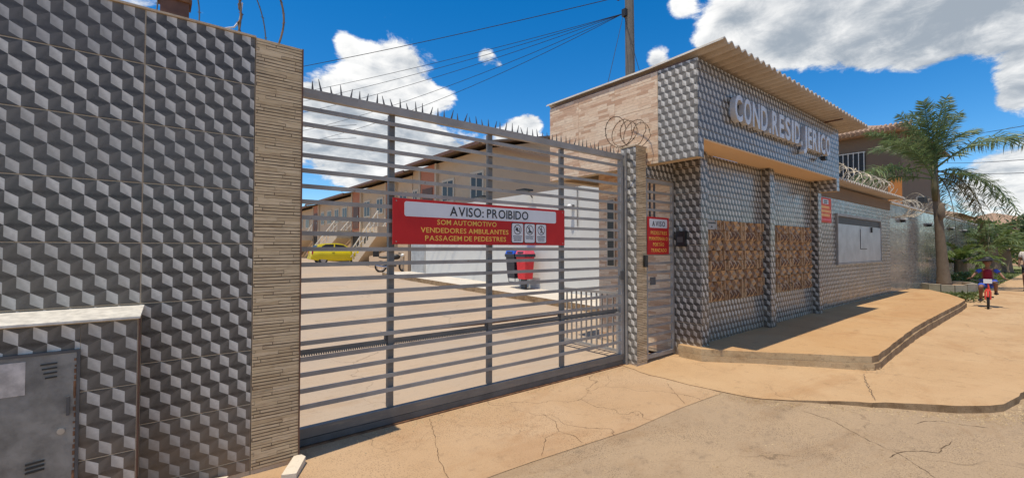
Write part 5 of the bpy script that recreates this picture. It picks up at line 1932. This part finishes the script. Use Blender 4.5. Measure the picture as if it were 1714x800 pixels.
# ---- walker at the edge of the picture
WK = thing('person', 'walker in a white T-shirt and dark shorts going down the street', 'person', (0, 0, 0))
V = [(0, 0, .92), (0, 0, 1.10), (0, 0, 1.36), (0, 0, 1.47), (.01, 0, 1.53), (.02, 0, 1.60), (.01, 0, 1.70),
     (0, -.17, 1.40), (-.03, -.23, 1.15), (.06, -.24, .93), (0, .17, 1.40), (.02, .23, 1.15), (.12, .24, .95),
     (0, -.09, .88), (.10, -.10, .50), (.04, -.10, .09), (.16, -.10, .035), (0, .09, .88), (-.04, .10, .50), (-.20, .10, .12), (-.10, .10, .035)]
E_ = [(0, 1), (1, 2), (2, 3), (3, 4), (4, 5), (5, 6), (2, 7), (7, 8), (8, 9), (2, 10), (10, 11), (11, 12), (0, 13), (13, 14), (14, 15), (15, 16), (0, 17), (17, 18), (18, 19), (19, 20)]
RR = [(.12, .14), (.11, .13), (.12, .14), .06, .055, (.092, .078), (.085, .075), .055, .042, .030, .055, .042, .030, .088, .062, .04, .032, .088, .062, .04, .032]
add_skin('body', V, E_, RR, 'skin', WK)
for (wx, wy, wz, sg) in ((.06, -.24, .93, -1), (.12, .24, .95, 1)):
    hv, he, hr = hand(sg, (wx, wy, wz), (.15, 0, -1), (.3, -sg, 0))
    add_skin('hand', hv, he, hr, 'skin', WK)
add_skin('t_shirt', [(0, 0, .98), (0, 0, 1.12), (0, 0, 1.36), (0, 0, 1.43), (0, -.17, 1.39), (-.02, -.215, 1.22), (0, .17, 1.39), (.012, .215, 1.22)], [(0, 1), (1, 2), (2, 3), (2, 4), (4, 5), (2, 6), (6, 7)], [(.135, .165), (.13, .15), (.14, .165), (.08, .09), .075, .066, .075, .066], 'shirt_white', WK)
add_skin('shorts', [(0, 0, .94), (0, -.09, .86), (.07, -.10, .62), (0, .09, .86), (-.025, .10, .62)], [(0, 1), (1, 2), (0, 3), (3, 4)], [(.135, .16), .105, .085, .105, .085], 'cloth_dark', WK)
for (x, y, z) in ((.04, -.10, .05), (-.20, .10, .07)):
    add_skin('shoe', [(x - .03, y, z), (x + .08, y, z - .01), (x + .17, y, z - .02)], [(0, 1), (1, 2)], [(.048, .045), (.046, .036), (.036, .024)], 'cloth_dark', WK)
hr_ = MB()
hr_.ball((-.02, 0, 1.70), .115, 14, 9, (1, .92, .8))
hr_.ball((-.05, 0, 1.64), .11, 12, 8, (.75, .9, 1.1))
hr_.build('hair', 'hair', WK, True)
MB().ball((.115, 0, 1.62), .018, 8, 6, (1, .8, 1.2)).build('nose', 'skin', WK, True)
for sg in (-1, 1):
    MB().ball((.10, .033 * sg, 1.655), .011, 8, 6).build('eye', 'black', WK, True)
WK.location = (24.85, .93, .066)
WK.rotation_euler = (0, 0, R(175))

# ================================================================== LOOSE GRIT
rnd = random.Random(21)
mb = MB()


def pebble(x, y, z, r):
    a = rnd.uniform(0, 6.28)
    pts = [(x + r * rnd.uniform(.7, 1.2) * math.cos(a + k * 1.57), y + r * rnd.uniform(.7, 1.2) * math.sin(a + k * 1.57), z) for k in range(4)]
    mb.add(pts + [(x + rnd.uniform(-.3, .3) * r, y + rnd.uniform(-.3, .3) * r, z + r * rnd.uniform(.5, 1.0))], [(0, 1, 4), (1, 2, 4), (2, 3, 4), (3, 0, 4)])


edge = [Vector((x, y)) for x, y in walk_pts[1:12]]
for i in range(900):
    k = rnd.randrange(len(edge) - 2)
    p = edge[k].lerp(edge[k + 1], rnd.random())
    pebble(p.x - abs(rnd.gauss(0, .10)) - .01, p.y - abs(rnd.gauss(0, .10)) - .01, -.003, rnd.uniform(.004, .014))
for i in range(1500):
    x, y = rnd.uniform(.9, 7.5), rnd.uniform(.2, 2.6)
    pebble(x, y, -.003, rnd.uniform(.003, .009))
for i in range(500):
    pebble(rnd.uniform(.9, 5.0), 3.84 - abs(rnd.gauss(0, .12)), .001, rnd.uniform(.003, .010))
pe = [Vector((x, y)) for x, y in plat_pts[1:14]]
for i in range(260):
    k = rnd.randrange(len(pe) - 1)
    p = pe[k].lerp(pe[k + 1], rnd.random())
    x, y = p.x - abs(rnd.gauss(0, .06)) - .03, p.y - abs(rnd.gauss(0, .08)) - .03
    pebble(x, y, walk_z(x, y), rnd.uniform(.004, .010))
tag(mb.build('gravel', 'kerb_pale'), 'loose grit and small stones scattered on the street and kerbs', 'gravel', kind='stuff')

# ================================================================== CRACKS AND JOINTS
plain('crack_dark', (.13, .088, .055), .95, 0, .3, 30, .1)
ST = {o.name: o for o in bpy.data.objects if o.parent is None}


def crack(parent, pts, zf, w, seed):
    rnd = random.Random(seed)
    fine = []
    for a, b in zip(pts[:-1], pts[1:]):
        a, b = Vector(a), Vector(b)
        n = max(2, int((b - a).length / .035))
        d = (b - a).normalized()
        for i in range(n):
            p = a.lerp(b, i / n)
            fine.append(p + Vector((-d.y, d.x)) * rnd.uniform(-.009, .009))
    fine.append(Vector(pts[-1]))
    vs_, fs = [], []
    for i, p in enumerate(fine):
        d = (fine[min(i + 1, len(fine) - 1)] - fine[max(i - 1, 0)]).normalized()
        ww = w * .62 * rnd.uniform(.25, 1.3) * (1 if 0 < i < len(fine) - 1 else .1)
        s_ = Vector((-d.y, d.x)) * ww
        for q in (p + s_, p - s_):
            vs_.append((q.x, q.y, zf(q.x, q.y) + .0025))
    for i in range(len(fine) - 1):
        fs.append((2 * i, 2 * i + 1, 2 * i + 3, 2 * i + 2))
    MB().add(vs_, fs).build('crack', 'crack_dark', parent)


crack(ST['pavement'], [(6.86, 1.62), (6.52, 1.52), (6.17, 1.40), (5.80, 1.27)], walk_z, .006, 1)
crack(ST['street'], [(5.05, 1.72), (4.99, 1.44), (4.71, 1.1), (4.59, .88), (4.33, .64), (4.1, .4)], lambda x, y: -.004, .0035, 3)
crack(ST['street'], [(4.44, .9), (4.6, .88), (4.79, .76), (4.84, .68), (5.03, .66), (5.23, .64)], lambda x, y: -.004, .006, 4)
crack(ST['street'], [(5.46, .91), (5.62, .87), (5.74, .80), (5.77, .68), (5.87, .48)], lambda x, y: -.004, .005, 5)
crack(ST['driveway_apron'], [(4.80, 3.04), (4.51, 2.74), (4.29, 2.5)], lambda x, y: .0, .004, 6)
crack(ST['driveway_apron'], [(2.97, 3.27), (2.93, 3.01), (2.79, 2.83), (2.83, 2.7), (2.78, 2.54)], lambda x, y: .0, .0045, 7)
crack(ST['driveway_apron'], [(2.79, 2.83), (2.60, 2.80), (2.45, 2.66), (2.35, 2.57)], lambda x, y: .0, .004, 8)
crack(ST['driveway_apron'], [(2.05, 3.81), (1.89, 3.42), (1.72, 3.06), (1.65, 2.83), (1.6, 2.62)], lambda x, y: .0, .0045, 9)
crack(ST['platform'], [(11.1, 3.3), (11.2, 2.6), (11.21, 2.12), (11.09, 1.72)], plat_z, .008, 10)
crack(ST['platform'], [(8.9, 3.3), (8.86, 2.5), (8.9, 1.68)], plat_z, .005, 11)
crack(ST['platform'], [(14.0, 3.3), (14.05, 2.4), (14.0, 1.72)], plat_z, .008, 12)
